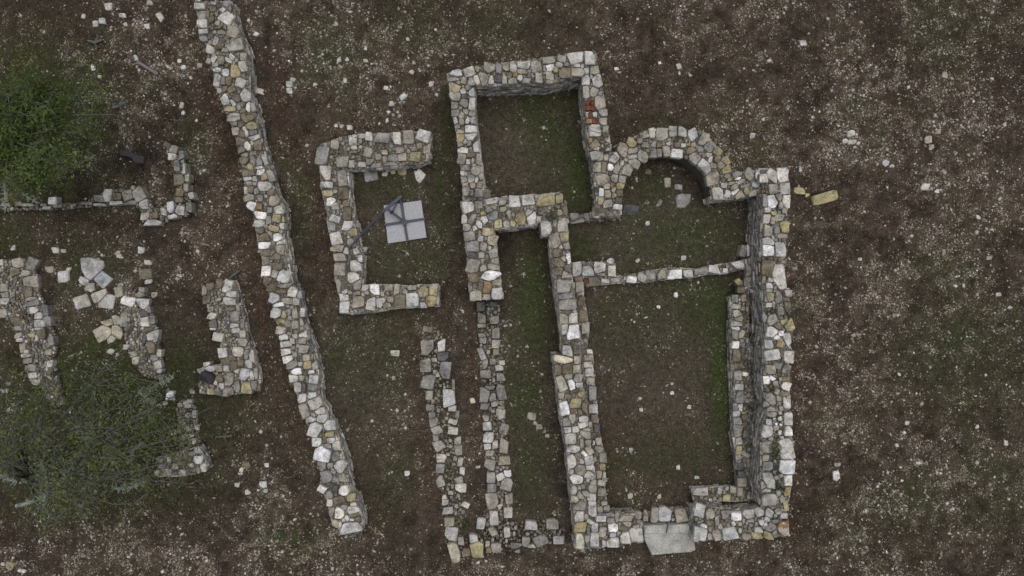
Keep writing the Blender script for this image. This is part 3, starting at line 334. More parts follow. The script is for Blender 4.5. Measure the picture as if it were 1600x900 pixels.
def stone_outline(s, rnd, grow=1.08, brk=.42):
    x, y, W, H, a, c = s; a += rnd.gauss(0, .07); ca, sa = math.cos(a), math.sin(a); pts = []
    pulls = [rnd.uniform(0, .13) for _ in range(8)]
    if rnd.random() < .3: pulls[rnd.randrange(4) * 2] = rnd.uniform(.2, .45)      # one knocked-off corner
    cs = [(-1, -1), (1, -1), (1, 1), (-1, 1)]
    for i, (sx, sy) in enumerate(cs):
        u = sx * W / 2 * grow * (1 - pulls[2 * i]); v = sy * H / 2 * grow * (1 - pulls[2 * i + 1])
        pts.append((x + u * ca - v * sa, y + u * sa + v * ca))
    for q in range(2):
        if rnd.random() < brk:                                                       # broken edges
            kx, ky = pts[rnd.randrange(len(pts))]; dx, dy = kx - x, ky - y; d = math.hypot(dx, dy) or 1; t = rnd.uniform(-.5, .5)
            nx, ny = (dx * math.cos(t) - dy * math.sin(t)) / d, (dx * math.sin(t) + dy * math.cos(t)) / d; k = d * rnd.uniform(.55, .82)
            c2 = clip_half(pts, x + nx * k, y + ny * k, nx, ny)
            if len(c2) >= 3: pts = c2
    return pts
def pack(stones, rnd, gap=0.38, grow=1.10, brk=.42):
    polys = []
    for i, s in enumerate(stones):
        p = stone_outline(s, rnd, grow, brk)
        for j, o in enumerate(stones):
            if i == j: continue
            dx, dy = o[0] - s[0], o[1] - s[1]; d = math.hypot(dx, dy)
            if d < .01 or d > (max(s[2], s[3]) + max(o[2], o[3])): continue
            dx /= d; dy /= d; e1, e2 = ext(s, dx, dy) * grow, ext(o, dx, dy) * grow
            if e1 + e2 > d - 2 * gap:
                k = d * e1 / (e1 + e2) - gap
                p = clip_half(p, s[0] + dx * k, s[1] + dy * k, dx, dy)
                if len(p) < 3: break
        polys.append(p if len(p) >= 3 and area(p) > 4 else None)
    return polys
def round_poly(p, rnd, r=0.09):
    """cut the corners so the outline is worn, not sharp"""
    out = []; n = len(p)
    for i in range(n):
        a, b, c = p[i - 1], p[i], p[(i + 1) % n]
        la = math.hypot(a[0] - b[0], a[1] - b[1]); lc = math.hypot(c[0] - b[0], c[1] - b[1])
        if la < 1.0: continue
        k = r * rnd.uniform(.5, 1.3)
        out.append((b[0] + (a[0] - b[0]) * k, b[1] + (a[1] - b[1]) * k))
        if lc > 1.5: out.append((b[0] + (c[0] - b[0]) * k, b[1] + (c[1] - b[1]) * k))
    return out if len(out) >= 4 else p
def stone_geo(poly, z_top, depth, rnd, tilt=0.035, dome=0.006):
    """closed stone: bottom ring, shoulder ring, top ring and a crown vertex. poly in metres"""
    cx = sum(p[0] for p in poly) / len(poly); cy = sum(p[1] for p in poly) / len(poly)
    tx, ty = rnd.gauss(0, tilt), rnd.gauss(0, tilt)
    size = math.sqrt(area(poly)); ch = min(0.016, size * .07)
    V = []; n = len(poly)
    for k, (ins, dz, jit) in enumerate([(0.99, -depth, 0), (1.0, -ch * 1.3, .004), (1.0 - ch / size * 1.4, 0.0, .006)]):
        for (x, y) in poly:
            X = (x - cx) * ins; Y = (y - cy) * ins
            V.append((X + rnd.uniform(-jit, jit), Y + rnd.uniform(-jit, jit), dz + (X * tx + Y * ty if k else 0) + rnd.uniform(-jit, jit)))
    V.append((rnd.uniform(-.2, .2) * size * .5, rnd.uniform(-.2, .2) * size * .5, dome * rnd.uniform(.2, 1.8)))
    F = []
    for k in (0, 1):
        for i in range(n):
            j = (i + 1) % n; F.append((k * n + i, k * n + j, (k + 1) * n + j, (k + 1) * n + i))
    for i in range(n): F.append((2 * n + i, 2 * n + (i + 1) % n, 3 * n))
    F.append(tuple(reversed(range(n))))
    return (cx, cy, z_top), V, F
def ccw(p):
    a = sum(p[i][0] * p[(i + 1) % len(p)][1] - p[(i + 1) % len(p)][0] * p[i][1] for i in range(len(p)))
    return p if a > 0 else p[::-1]
def tint(code, rnd, j=.13):
    c = CODES[code]; k = rnd.uniform(1 - j, 1 + j * .9); wv = rnd.uniform(-.03, .03)
    return (c[0] * k * (1 + wv), c[1] * k, c[2] * k * (1 - wv * 1.3), 1)
def inside(p, x, y):
    r = False; n = len(p); j = n - 1
    for i in range(n):
        if (p[i][1] > y) != (p[j][1] > y) and x < (p[j][0] - p[i][0]) * (y - p[i][1]) / (p[j][1] - p[i][1]) + p[i][0]: r = not r
        j = i
    return r
class Raster:                         # coverage map of a wall top, two cells per survey unit
    def __init__(s, poly):
        xs = [p[0] for p in poly]; ys = [p[1] for p in poly]; s.x0, s.y0 = min(xs) - 4, min(ys) - 4
        s.w, s.h = int((max(xs) - s.x0 + 4) * 2), int((max(ys) - s.y0 + 4) * 2)
        s.gx, s.gy = np.meshgrid(s.x0 + np.arange(s.w) / 2, s.y0 + np.arange(s.h) / 2)
        s.free = s.mask(poly)
    def mask(s, poly):
        r = np.zeros(s.gx.shape, bool); n = len(poly); j = n - 1
        for i in range(n):
            xi, yi = poly[i]; xj, yj = poly[j]
            if yi != yj: r ^= ((yi > s.gy) != (yj > s.gy)) & (s.gx < (xj - xi) * (s.gy - yi) / (yj - yi) + xi)
            j = i
        return r
    def cut(s, poly, pad=1):
        xs = [p[0] for p in poly]; ys = [p[1] for p in poly]
        a, b = max(0, int((min(xs) - s.x0) * 2) - 2), min(s.w, int((max(xs) - s.x0) * 2) + 3)
        c, d = max(0, int((min(ys) - s.y0) * 2) - 2), min(s.h, int((max(ys) - s.y0) * 2) + 3)
        gx, gy = s.gx[c:d, a:b], s.gy[c:d, a:b]; r = np.zeros(gx.shape, bool); n = len(poly); j = n - 1
        for i in range(n):
            xi, yi = poly[i]; xj, yj = poly[j]
            if yi != yj: r ^= ((yi > gy) != (yj > gy)) & (gx < (xj - xi) * (gy - yi) / (yj - yi) + xi)
            j = i
        s.free[c:d, a:b] &= ~r
    def fits(s, x, y, r):
        for k in range(9):
            q = 0 if k == 0 else r; X = int((x + q * math.cos(k * .7854) - s.x0) * 2); Y = int((y + q * math.sin(k * .7854) - s.y0) * 2)
            if not (0 <= X < s.w and 0 <= Y < s.h) or not s.free[Y, X]: return False
        return True

STONE_COUNT = 0
def smooth_poly(p):
    for _ in range(2):
        out = []; n = len(p)
        for i in range(n):
            a, b, c = p[i - 1], p[i], p[(i + 1) % n]; t = math.atan2(c[1] - b[1], c[0] - b[0]) - math.atan2(b[1] - a[1], b[0] - a[0]); t = abs((t + math.pi) % (2 * math.pi) - math.pi)
            if t > .8: out.append(b)
            else: out += [(b[0] * .75 + a[0] * .25, b[1] * .75 + a[1] * .25), (b[0] * .75 + c[0] * .25, b[1] * .75 + c[1] * .25)]
        p = out
    return p
def facing(outline_m, h, rnd, zbase=-0.05, colbase=(.45, .44, .41)):
    """courses of thin flat stones on every side of the wall (metres)"""
    V = []; F = []; C = []; p = ccw(outline_m); n = len(p)
    z = zbase
    for i in range(n):
        a, b = p[i], p[(i + 1) % n]; L = math.hypot(b[0] - a[0], b[1] - a[1])
        if L < .04: continue
        ux, uy = (b[0] - a[0]) / L, (b[1] - a[1]) / L; nx, ny = uy, -ux
        z = zbase - rnd.uniform(0, .05); courses = []
        while z < h - 0.09:
            t = rnd.uniform(.035, .10); courses.append((z, min(t, h - 0.05 - z))); z += t
        for z, t in courses:
            u = rnd.uniform(-.04, .02)
            while u < L:
                l = min(rnd.uniform(.07, .30), L - u + .03)
                if l < .04: break
                o = rnd.uniform(-.014, .016); g = .005; k = len(V)
                for (du, dn, dz) in ((g, 0, g), (l - g, 0, g), (l - g, 1, g * 2), (g, 1, g * 2), (g, 0, t - g), (l - g, 0, t - g), (l - g * 2, 1, t - g * 2), (g * 2, 1, t - g * 2)):
                    d = -.10 if dn == 0 else o + rnd.uniform(-.008, .008)
                    V.append((a[0] + ux * (u + du) + nx * d, a[1] + uy * (u + du) + ny * d, z + dz))
                F += [(k + 4, k + 5, k + 6, k + 7), (k + 3, k + 2, k + 1, k), (k + 7, k + 6, k + 2, k + 3), (k + 6, k + 5, k + 1, k + 2), (k + 4, k + 7, k + 3, k), (k + 5, k + 4, k, k + 1)]
                q = rnd.uniform(.5, 1.35); wm = rnd.uniform(-.06, .06)
                C += [(colbase[0] * q * (1 + wm), colbase[1] * q, colbase[2] * q * (1 - wm))] * 8
                u += l
    return V, F, C
def build_wall(key, label, cat='wall', core=True, filler=1.0, name='stone_wall', depth=.16, top_jit=.022, fill_cols='ttgbb', max_rad=3.4):
    global STONE_COUNT
    h, s = OUT[key]; outline = smooth_poly(parse_poly(s)) if key == 'apse_wall' else parse_poly(s); rnd = random.Random(hash(key) % 1 + len(key) * 31 + int(h * 100))
    om = ccw([P(x, y, h) for x, y in outline])
    cx = sum(p[0] for p in om) / len(om); cy = sum(p[1] for p in om) / len(om)
    root = empty(name, (cx, cy, 0)); tag(root, label, cat, kind='thing')
    loc = lambda q: [(x - cx, y - cy) for x, y in q]
    oml = loc(om)
    if core:
        # rubble and earth body, drawn in a little behind the face stones
        n = len(oml); c2 = []
        for i in range(n):
            a, b, c = oml[i - 1], oml[i], oml[(i + 1) % n]
            l1 = math.hypot(b[0] - a[0], b[1] - a[1]) or 1e-6; l2 = math.hypot(c[0] - b[0], c[1] - b[1]) or 1e-6
            nx = -((b[1] - a[1]) / l1 + (c[1] - b[1]) / l2); ny = ((b[0] - a[0]) / l1 + (c[0] - b[0]) / l2); l = math.hypot(nx, ny) or 1e-6
            c2.append((b[0] + nx / l * .05, b[1] + ny / l * .05))
        zt = max(h - .055, .02)
        V = [(x, y, -.15) for x, y in c2] + [(x, y, zt) for x, y in c2]
        F = [(i, (i + 1) % n, n + (i + 1) % n, n + i) for i in range(n)] + [tuple(range(n, 2 * n))]
        mesh_obj('core', V, F, M_core, root)
        if h > .16:
            V, F, C = facing(oml, h, rnd)
            if V: tag(np_mesh('facing_stones', np.array(V), np.array(F), M_stuff, np.array(C), root), kind='stuff')
    stones = read_stones(ST[key]); polys = pack(stones, rnd)
    ras = Raster(outline) if filler else None
    for s_, p in zip(stones, polys):
        if p is None: continue
        if ras: ras.cut(p)
        pm = loc([P(x, y, h) for x, y in round_poly(p, rnd)])
        zt = h + rnd.gauss(0, top_jit); l, V, F = stone_geo(ccw(pm), zt, min(depth, h + .1) * rnd.uniform(.8, 1.2), rnd)
        o = mesh_obj('stone', V, F, M_spot if s_[5] == 'p' else M_stone, root, l); o.color = tint(s_[5], rnd); STONE_COUNT += 1
    if filler:
        RV, RF, RC = [], [], []
        x0, y0, x1, y1 = ras.x0, ras.y0, ras.x0 + ras.w / 2, ras.y0 + ras.h / 2
        for rad, tries in ((6.5, 1500), (5.2, 2500), (4.0, 4000), (3.2, 3000), (2.3, 7000), (1.6, 9000), (1.1, 9000)):
            if rad > max_rad: continue
            ys, xs = np.nonzero(ras.free)
            if len(xs) == 0: break
            for t in range(int(min(tries, len(xs)) * filler)):
                k = rnd.randrange(len(xs)); x, y = x0 + xs[k] / 2, y0 + ys[k] / 2
                if not ras.fits(x, y, rad): continue
                m = rnd.choice((5, 6, 6, 7)); a0 = rnd.random() * 6.28; sq = rnd.uniform(.75, 1.1)
                p = []
                for i in range(m):
                    rr = rad * rnd.uniform(.85, 1.18); u = rr * math.cos(a0 + i * 6.2832 / m) * sq; v = rr * math.sin(a0 + i * 6.2832 / m) / sq; p.append((x + u, y + v))
                ras.cut(p)
                pm = ccw(loc([P(a, b, h) for a, b in p])); zt = h - rnd.uniform(.005, .05)
                l, V, F = stone_geo(pm, zt, .08, rnd, .1)
                c = tuple(v * .82 for v in tint(rnd.choice(fill_cols), rnd, .25)[:3]) + (1,)
                if rad >= 4.6:
                    o = mesh_obj('stone', V, F, M_stone, root, l); o.color = c; STONE_COUNT += 1
                else:
                    k0 = len(RV); RV += [(v[0] + l[0], v[1] + l[1], v[2] + l[2]) for v in V]; RC += [c[:3]] * len(V)
                    for f in F: RF.append(tuple(i + k0 for i in f))
        if RV:
            o = mesh_obj('rubble_fill', RV, RF, M_stuff, root); me = o.data
            a = me.color_attributes.new('Col', 'FLOAT_COLOR', 'POINT'); cc = np.ones((len(RV), 4), dtype=np.float32); cc[:, :3] = RC
            a.data.foreach_set('color', cc.ravel()); tag(o, kind='stuff')
    return root

# ------------------------------------------------------------------ ground: one sheet, fine near the ruin, coarse to the horizon
def ellipses(x, y, L):
    r = np.zeros(x.shape)
    for (cx, cy, rx, ry, s) in L: r = np.maximum(r, s * np.exp(-(((x - cx) / rx) ** 2 + ((y - cy) / ry) ** 2) ** 1.3 * .8))
    return r
def strips(x, y, L):
    r = np.zeros(x.shape)
    for pts, wd, s in L:
        for a, b in zip(pts[:-1], pts[1:]):
            dx, dy = b[0] - a[0], b[1] - a[1]; t = np.clip(((x - a[0]) * dx + (y - a[1]) * dy) / (dx * dx + dy * dy), 0, 1)
            d = np.hypot(x - a[0] - t * dx, y - a[1] - t * dy); r = np.maximum(r, s * np.exp(-(d / wd) ** 2))
    return r
GREEN = [(870, 210, 42, 95, .75), (903, 280, 26, 80, 1.25), (830, 170, 60, 30, .5), (832, 470, 30, 90, 1.2), (815, 620, 28, 70, .8), (830, 730, 28, 70, .7), (600, 290, 60, 22, .7), (692, 310, 18, 90, .8), (625, 405, 70, 40, .55),
         (1080, 365, 110, 40, .75), (910, 385, 20, 25, .9), (1115, 480, 55, 50, 1.1), (1128, 590, 17, 110, 1.6), (1040, 440, 80, 25, .5), (1045, 715, 70, 30, .7), (1000, 520, 90, 50, .3), (1020, 300, 45, 35, .55),
         (60, 160, 120, 110, .9), (60, 290, 130, 50, .6), (160, 620, 180, 95, 1.05), (150, 720, 180, 80, 1.0), (15, 380, 40, 40, .8), (130, 400, 60, 40, .35), (285, 560, 40, 40, .8), (330, 670, 60, 30, .6),
         (1510, 560, 110, 90, .55), (1400, 800, 120, 60, .35), (1560, 780, 80, 60, .4), (1480, 60, 90, 60, .35), (600, 770, 40, 60, .45), (450, 845, 50, 30, .5), (620, 470, 60, 30, .5), (520, 560, 60, 50, .4), (680, 560, 20, 20, .5),
         (520, 60, 50, 40, .4), (645, 30, 60, 40, .4), (780, 40, 60, 40, .4), (560, 560, 90, 80, .3), (1480, 440, 80, 60, .3), (1020, 185, 30, 10, .6), (470, 330, 20, 90, .45), (700, 190, 12, 60, .8), (300, 220, 30, 40, .5), (205, 150, 40, 20, .4)]
RED = [([(302, 30), (320, 110), (348, 215), (368, 310), (388, 400), (412, 500), (440, 600), (478, 700)], 16, .9), ([(488, 250), (497, 330), (508, 400), (514, 450)], 11, 1), ([(432, 120), (446, 190), (458, 250)], 20, .75),
       ([(646, 540), (652, 620), (664, 700), (682, 800), (694, 850)], 13, .85), ([(738, 560), (744, 680), (752, 790)], 13, .6), ([(1248, 420), (1248, 820)], 12, .35), ([(20, 520), (44, 590)], 10, .6), ([(60, 345), (210, 335)], 16, .6),
       ([(600, 492), (680, 486)], 8, .7), ([(600, 510), (690, 500)], 14, .4), ([(860, 420), (878, 560), (884, 700)], 9, .4), ([(580, 700), (560, 800), (600, 820)], 26, .35), ([(420, 600), (410, 520)], 16, .5), ([(1110, 792), (1000, 770)], 10, .3),
       ([(230, 20), (290, 60)], 20, .3), ([(40, 60), (120, 40)], 30, .45), ([(945, 660), (955, 780)], 9, .6)]
ROCKY = [(220, 130, 120, 130, 1), (240, 260, 50, 60, .9), (350, 280, 30, 60, .5), (300, 860, 260, 60, 1), (80, 880, 120, 40, 1), (430, 780, 60, 60, .8), (560, 60, 160, 70, .55), (1420, 180, 200, 190, .85), (1290, 440, 60, 150, 1), (1400, 500, 170, 130, .8), (1500, 380, 120, 120, .7),
         (1420, 800, 240, 130, .75), (1150, 60, 140, 70, .55), (800, 890, 500, 16, .9), (1560, 200, 80, 120, .6), (250, 420, 80, 60, .3), (1300, 640, 90, 120, .6), (1250, 250, 40, 60, .6)]
INDOOR = [(830, 220, 100, 105, 1), (1040, 360, 150, 60, 1), (1030, 600, 120, 180, .8), (610, 350, 70, 90, .7), (830, 600, 40, 230, .7), (560, 620, 90, 160, .6), (700, 700, 60, 150, .5)]
def fields(px, py):
    n1 = fbm(px / 60, py / 60, 4); n2 = fbm(px / 22 + 40, py / 22, 4); n3 = fbm(px / 140 + 9, py / 140 + 3, 3)
    g = np.clip(ellipses(px, py, GREEN) * (.55 + .9 * n1) + sstep(.56, .8, n1) * .4 + sstep(.6, .82, n2) * .3, 0, 1.7)
    r = np.clip(strips(px, py, RED) * (.5 + n2) + sstep(.62, .85, n3) * .25, 0, 1)
    k = ellipses(px, py, ROCKY); i = ellipses(px, py, INDOOR)
    return n1, n2, n3, g, r, k, i
_fg = fields(*np.meshgrid(np.arange(-40, 1642, 2.0), np.arange(-40, 942, 2.0)))
def fields_at(x, y):
    i = np.clip(((x + 40) / 2 + .5).astype(int), 0, _fg[0].shape[1] - 1); j = np.clip(((y + 40) / 2 + .5).astype(int), 0, _fg[0].shape[0] - 1)
    return [f[j, i] for f in _fg]
def axis(lo, hi, step, far):
    a = list(np.arange(lo, hi + 1e-6, step)); s = step
    while a[-1] < far: s *= 1.5; a.append(a[-1] + s)
    s = step
    while a[0] > -far: s *= 1.5; a.insert(0, a[0] - s)
    return np.array(a)
def ground_z(x, y):
    return .05 * (fbm(x * .5 + 30, y * .5 + 30, 3) - .5) + .035 * (fbm(x * 2.2 + 60, y * 2.2 + 10, 3) - .5)
gx = axis(-11.5, 11.5, .055, 400); gy = axis(-6.9, 6.9, .055, 400)
GX, GY = np.meshgrid(gx, gy); pxg, pyg = GX * PPM + 800, 450 - GY * PPM
n1, n2, n3, g_, r_, k_, i_ = fields(pxg, pyg)
lerp = lambda a, b, t: a[None, None, :] * (1 - t[..., None]) + b[None, None, :] * t[..., None] if a.ndim == 1 else a * (1 - t[..., None]) + b[None, None, :] * t[..., None]
A = np.array
n4 = fbm(pxg / 11 + 3, pyg / 11 + 90, 3)
col = lerp(A([.0265, .0208, .0168]), A([.086, .0705, .0545]), sstep(.30, .70, .45 * n2 + .35 * n4 + .2 * n1))
col = lerp(col, A([.040, .0305, .026]), sstep(.45, .75, n3) * .6)
col = lerp(col, A([.102, .082, .064]), np.clip(k_ + .25, 0, 1) * sstep(.42, .75, .5 * n1 + .5 * n4) * .8)
col = lerp(col, A([.080, .074, .056]), np.clip(i_, 0, 1) * .7)
col = lerp(col, A([.050, .031, .023]), np.clip(r_ * (.25 + 1.3 * sstep(.35, .65, n4)), 0, 1) * .55)
col = lerp(col, A([.038, .049, .020]), np.clip(g_ * (.3 + 1.2 * sstep(.3, .7, n4)), 0, 1) * .75)
col = lerp(col, A([.046, .078, .020]), np.clip((g_ - .85) * 1.4, 0, .8) * (.5 + n4))
V = np.stack([GX.ravel(), GY.ravel(), ground_z(GX, GY).ravel()], 1)
nx_, ny_ = len(gx), len(gy); idx = np.arange(nx_ * ny_).reshape(ny_, nx_)
F = np.stack([idx[:-1, :-1].ravel(), idx[:-1, 1:].ravel(), idx[1:, 1:].ravel(), idx[1:, :-1].ravel()], 1)
def ground_material():
    m, t, b = new_mat('soil')
    c = N(t, 'ShaderNodeAttribute', attribute_name='Col').outputs['Color']; g = N(t, 'ShaderNodeNewGeometry').outputs['Position']
    a = N(t, 'ShaderNodeTexNoise', Scale=9.0, Detail=8.0, Roughness=.75); t.links.new(g, a.inputs['Vector'])
    d = N(t, 'ShaderNodeTexNoise', Scale=48.0, Detail=5.0, Roughness=.75); t.links.new(g, d.inputs['Vector'])
    e = N(t, 'ShaderNodeTexNoise', Scale=85.0, Detail=2.0, Roughness=.6); t.links.new(g, e.inputs['Vector'])
    c = mulc(t, c, ramp(t, a.outputs['Fac'], .32, .7, (.45, .44, .45), (1.65, 1.62, 1.55)))
    c = mulc(t, c, ramp(t, d.outputs['Fac'], .33, .67, (.3, .3, .3), (1.8, 1.78, 1.74)))
    c = mulc(t, c, ramp(t, e.outputs['Fac'], .62, .72, (0, 0, 0), (.11, .098, .075)), 1.0, 'ADD')   # grit
    t.links.new(c, b.inputs['Base Color']); b.inputs['Roughness'].default_value = .97; b.inputs['Specular IOR Level'].default_value = .1
    bp = N(t, 'ShaderNodeBump', Strength=.9, Distance=.03); t.links.new(d.outputs['Fac'], bp.inputs['Height']); t.links.new(bp.outputs[0], b.inputs['Normal'])
    return m
ground = np_mesh('ground', V, F, ground_material(), col.reshape(-1, 3), smooth=True); tag(ground, 'dark brown stony soil with patches of moss and grass', kind='structure')

# ------------------------------------------------------------------ walls
build_wall('long_wall', 'long diagonal dry-stone wall running down from the top edge, left of centre')
build_wall('enclosure_wall', 'low C-shaped stone wall around the concrete slabs, open to the right')
build_wall('north_room_wall', 'tall three-sided stone wall of the square room at the top, with a red brick patch')
build_wall('corridor_corner_wall', 'L-shaped stone wall with large pale blocks between the square room and the narrow corridor', depth=.2)
build_wall('apse_wall', 'curved apse wall of radiating stones with its straight stub to the east corner')
build_wall('central_wall', 'long straight stone wall between the corridor and the large room')
build_wall('east_wall', 'long straight stone wall on the right side of the building, with one yellow block')
build_wall('south_wall_east', 'short stone wall right of the threshold slab at the bottom right corner')
build_wall('south_wall_west', 'short stone wall left of the threshold slab, joining the long central wall')
build_wall('cross_wall', 'low single row of stones crossing the large room below the apse', depth=.25, filler=.5)
build_wall('west_ledge', 'narrow low stone ledge along the right side of the central wall', name='stone_ledge', cat='ledge', filler=.8)
build_wall('east_ledge', 'narrow low stone ledge along the left side of the east wall', name='stone_ledge', cat='ledge', filler=.8)
build_wall('south_ledge', 'short low stone ledge inside the bottom right corner of the large room', name='stone_ledge', cat='ledge', filler=.8)
build_wall('threshold_stones', 'row of low stones in the doorway behind the big threshold slab', name='doorway_stones', cat='threshold', filler=.6)
build_wall('doorway_step', 'low grey stone step between the square room and the apse', name='stone_step', cat='step', filler=.6)
build_wall('west_foundation', 'leftmost of the two parallel ground-level stone foundations below the C-shaped wall', name='stone_foundation', cat='foundation', core=False, filler=.03, depth=.18, top_jit=.02)
build_wall('middle_foundation', 'ground-level stone foundation beside the corridor, below the L-shaped wall', name='stone_foundation', cat='foundation', core=False, filler=.09, depth=.18, top_jit=.02)
build_wall('south_foundation', 'ground-level stone foundation across the bottom, linking the two parallel foundations', name='stone_foundation', cat='foundation', core=False, filler=.01, depth=.2, top_jit=.02)
build_wall('rubble_wall', 'crumbled rubble wall at the left edge between the two trees', name='ruined_wall', filler=1.2, fill_cols='ttwgbb', max_rad=2.4)
build_wall('crumbling_wall', 'low gravel-filled wall beside the cracked beige slab, ending under the lower tree', name='ruined_wall', filler=1.2, fill_cols='ttwgbb', max_rad=2.4)
build_wall('corner_wall_stub', 'L-shaped wall stub with a dark rock on its foot, left of the long wall', name='ruined_wall', filler=1.2, fill_cols='ttwgbb', max_rad=2.4)
build_wall('wall_end_stub', 'short wall end with two white stones at the lower right of the lower tree', name='ruined_wall', filler=1.0)
build_wall('buried_wall', 'half-buried strip of rubble leading up from the wall end stub into the grass', name='ruined_wall', filler=.25, core=False, max_rad=2.4)
build_wall('terrace_edge_wall', 'low angled terrace wall of flat stones below the upper tree', name='ruined_wall', filler=.25, core=False, depth=.24)
# ------------------------------------------------------------------ threshold slab
def prism(poly, z0, z1, ch=.015):
    poly = ccw(poly); n = len(poly); cx = sum(p[0] for p in poly) / n; cy = sum(p[1] for p in poly) / n; V = []
    for z, k in ((z0, 0), (z1 - ch, 0), (z1, ch)):
        for x, y in poly:
            d = math.hypot(x - cx, y - cy); f = 1 - k * 1.2 / d; V.append((cx + (x - cx) * f, cy + (y - cy) * f, z))
    F = [(a * n + i, a * n + (i + 1) % n, (a + 1) * n + (i + 1) % n, (a + 1) * n + i) for a in (0, 1) for i in range(n)] + [tuple(range(2 * n, 3 * n)), tuple(reversed(range(n)))]
    return V, F
def slab_material():
    m, t, b = new_mat('threshold_stone'); g = N(t, 'ShaderNodeNewGeometry').outputs['Position']
    n = N(t, 'ShaderNodeTexNoise', Scale=3.2, Detail=6.0, Roughness=.6); d = N(t, 'ShaderNodeTexNoise', Scale=42.0, Detail=5.0, Roughness=.75)
    for q in (n, d): t.links.new(g, q.inputs['Vector'])
    c = ramp(t, n.outputs['Fac'], .42, .58, (.30, .30, .275), (.47, .475, .43))
    c = mulc(t, c, ramp(t, d.outputs['Fac'], .42, .52, (.35, .35, .35), (1, 1, 1)), .7)
    t.links.new(c, b.inputs['Base Color']); b.inputs['Roughness'].default_value = .9
    bp = N(t, 'ShaderNodeBump', Strength=.5, Distance=.01); t.links.new(d.outputs['Fac'], bp.inputs['Height']); t.links.new(bp.outputs[0], b.inputs['Normal'])
    return m
M_slab = slab_material()
ts = empty('threshold_slab', (*P(1046, 843), 0)); tag(ts, 'large pale grey-green threshold slab with a cracked back step in the doorway', 'slab', kind='thing')
def rel(pts, z, o): return [(P(x, y, z)[0] - o.location.x, P(x, y, z)[1] - o.location.y) for x, y in pts]
V, F = prism(rel([(1006, 832), (1010, 833), (1079, 832), (1086, 850), (1087, 860), (1080, 863), (1040, 866), (1019, 868), (1013, 856), (1008, 846)], .14, ts), -.05, .14, .02); mesh_obj('tread', V, F, M_slab, ts)
V, F = prism(rel([(1005, 821), (1041, 820), (1043, 821), (1040, 834), (1007, 834)], .2, ts), -.05, .20, .02); mesh_obj('back_step', V, F, M_slab, ts)
V, F = prism(rel([(1045, 820), (1078, 819), (1080, 833), (1042, 834)], .2, ts), -.05, .195, .02); mesh_obj('back_step', V, F, M_slab, ts)

# ------------------------------------------------------------------ parasol stand and its pavers
base_z = .035
def tube(pts, r, sides=8, V=None, F=None):
    V = [] if V is None else V; F = [] if F is None else F; k0 = len(V)
    rr = r if isinstance(r, (list, tuple)) else [r] * len(pts)
    for i, p in enumerate(pts):
        a = np.array(pts[max(i - 1, 0)], float); b = np.array(pts[min(i + 1, len(pts) - 1)], float); d = b - a; d /= (np.linalg.norm(d) + 1e-9)
        up = np.array((0, 0, 1.)) if abs(d[2]) < .9 else np.array((1., 0, 0)); s = np.cross(d, up); s /= np.linalg.norm(s); u = np.cross(s, d)
        for k in range(sides):
            q = np.array(p) + rr[i] * (math.cos(k * 2 * math.pi / sides) * s + math.sin(k * 2 * math.pi / sides) * u); V.append(tuple(q))
    for i in range(len(pts) - 1):
        for k in range(sides):
            a = k0 + i * sides + k; b = k0 + i * sides + (k + 1) % sides; F.append((a, b, b + sides, a + sides))
    F.append(tuple(k0 + k for k in range(sides))[::-1]); F.append(tuple(k0 + (len(pts) - 1) * sides + k for k in range(sides)))
    return V, F
def bar(a, b, wd, ht):
    d = np.array(b, float) - np.array(a, float); d /= np.linalg.norm(d); s = np.cross(d, (0, 0, 1)); s /= np.linalg.norm(s); u = np.cross(s, d); V = []
    for p in (a, b):
        for i, j in ((-1, -1), (1, -1), (1, 1), (-1, 1)): V.append(tuple(np.array(p) + s * wd / 2 * i + u * ht / 2 * j))
    return V, [(0, 1, 2, 3), (7, 6, 5, 4), (0, 4, 5, 1), (1, 5, 6, 2), (2, 6, 7, 3), (3, 7, 4, 0)]
def Q(px, py, z): return (*P(px, py, z), z)
ps = empty('parasol_stand', (*P(632, 347), 0)); tag(ps, 'folded dark blue steel parasol stand with cross-shaped foot among four concrete pavers', 'parasol stand')
o0 = np.array(ps.location)
def part(name, g, parent, mat=M_blue):
    V, F = g; return mesh_obj(name, [tuple(np.array(v) - o0) for v in V], F, mat, parent)
part('cross_bar', bar(Q(626, 312, .075), Q(637, 377, .075), .048, .05), ps); part('cross_bar', bar(Q(601, 351.5, .078), Q(664.5, 342, .078), .048, .05), ps)
part('hub', tube([Q(632, 347, .06), Q(632, 347, .17)], .06, 12), ps)
part('arm', bar(Q(632, 347, .14), Q(604, 325.5, .27), .055, .06), ps)
pole = part('pole', tube([Q(602, 327, .30), Q(580, 350, .38), Q(546, 387, .47)], [.023, .021, .02], 10), ps)
part('end_cap', tube([Q(547, 385.5, .47), Q(544.5, 388.5, .475)], .042, 10), ps)
part('top_section', bar(Q(627.5, 306.5, .22), Q(598, 331, .30), .055, .055), ps)
part('brace', bar(Q(620, 317, .22), Q(613, 331, .22), .035, .035), ps); part('crank_handle', tube([Q(613.5, 330, .24), Q(611, 333, .30)], .025, 8), ps)
TL, TR, BR, BL = (599, 321), (658, 313), (666.5, 371), (606, 380.5)
def lerp2(a, b, t): return (a[0] + (b[0] - a[0]) * t, a[1] + (b[1] - a[1]) * t)
def grid(u, v): return lerp2(lerp2(TL, TR, u), lerp2(BL, BR, u), v)
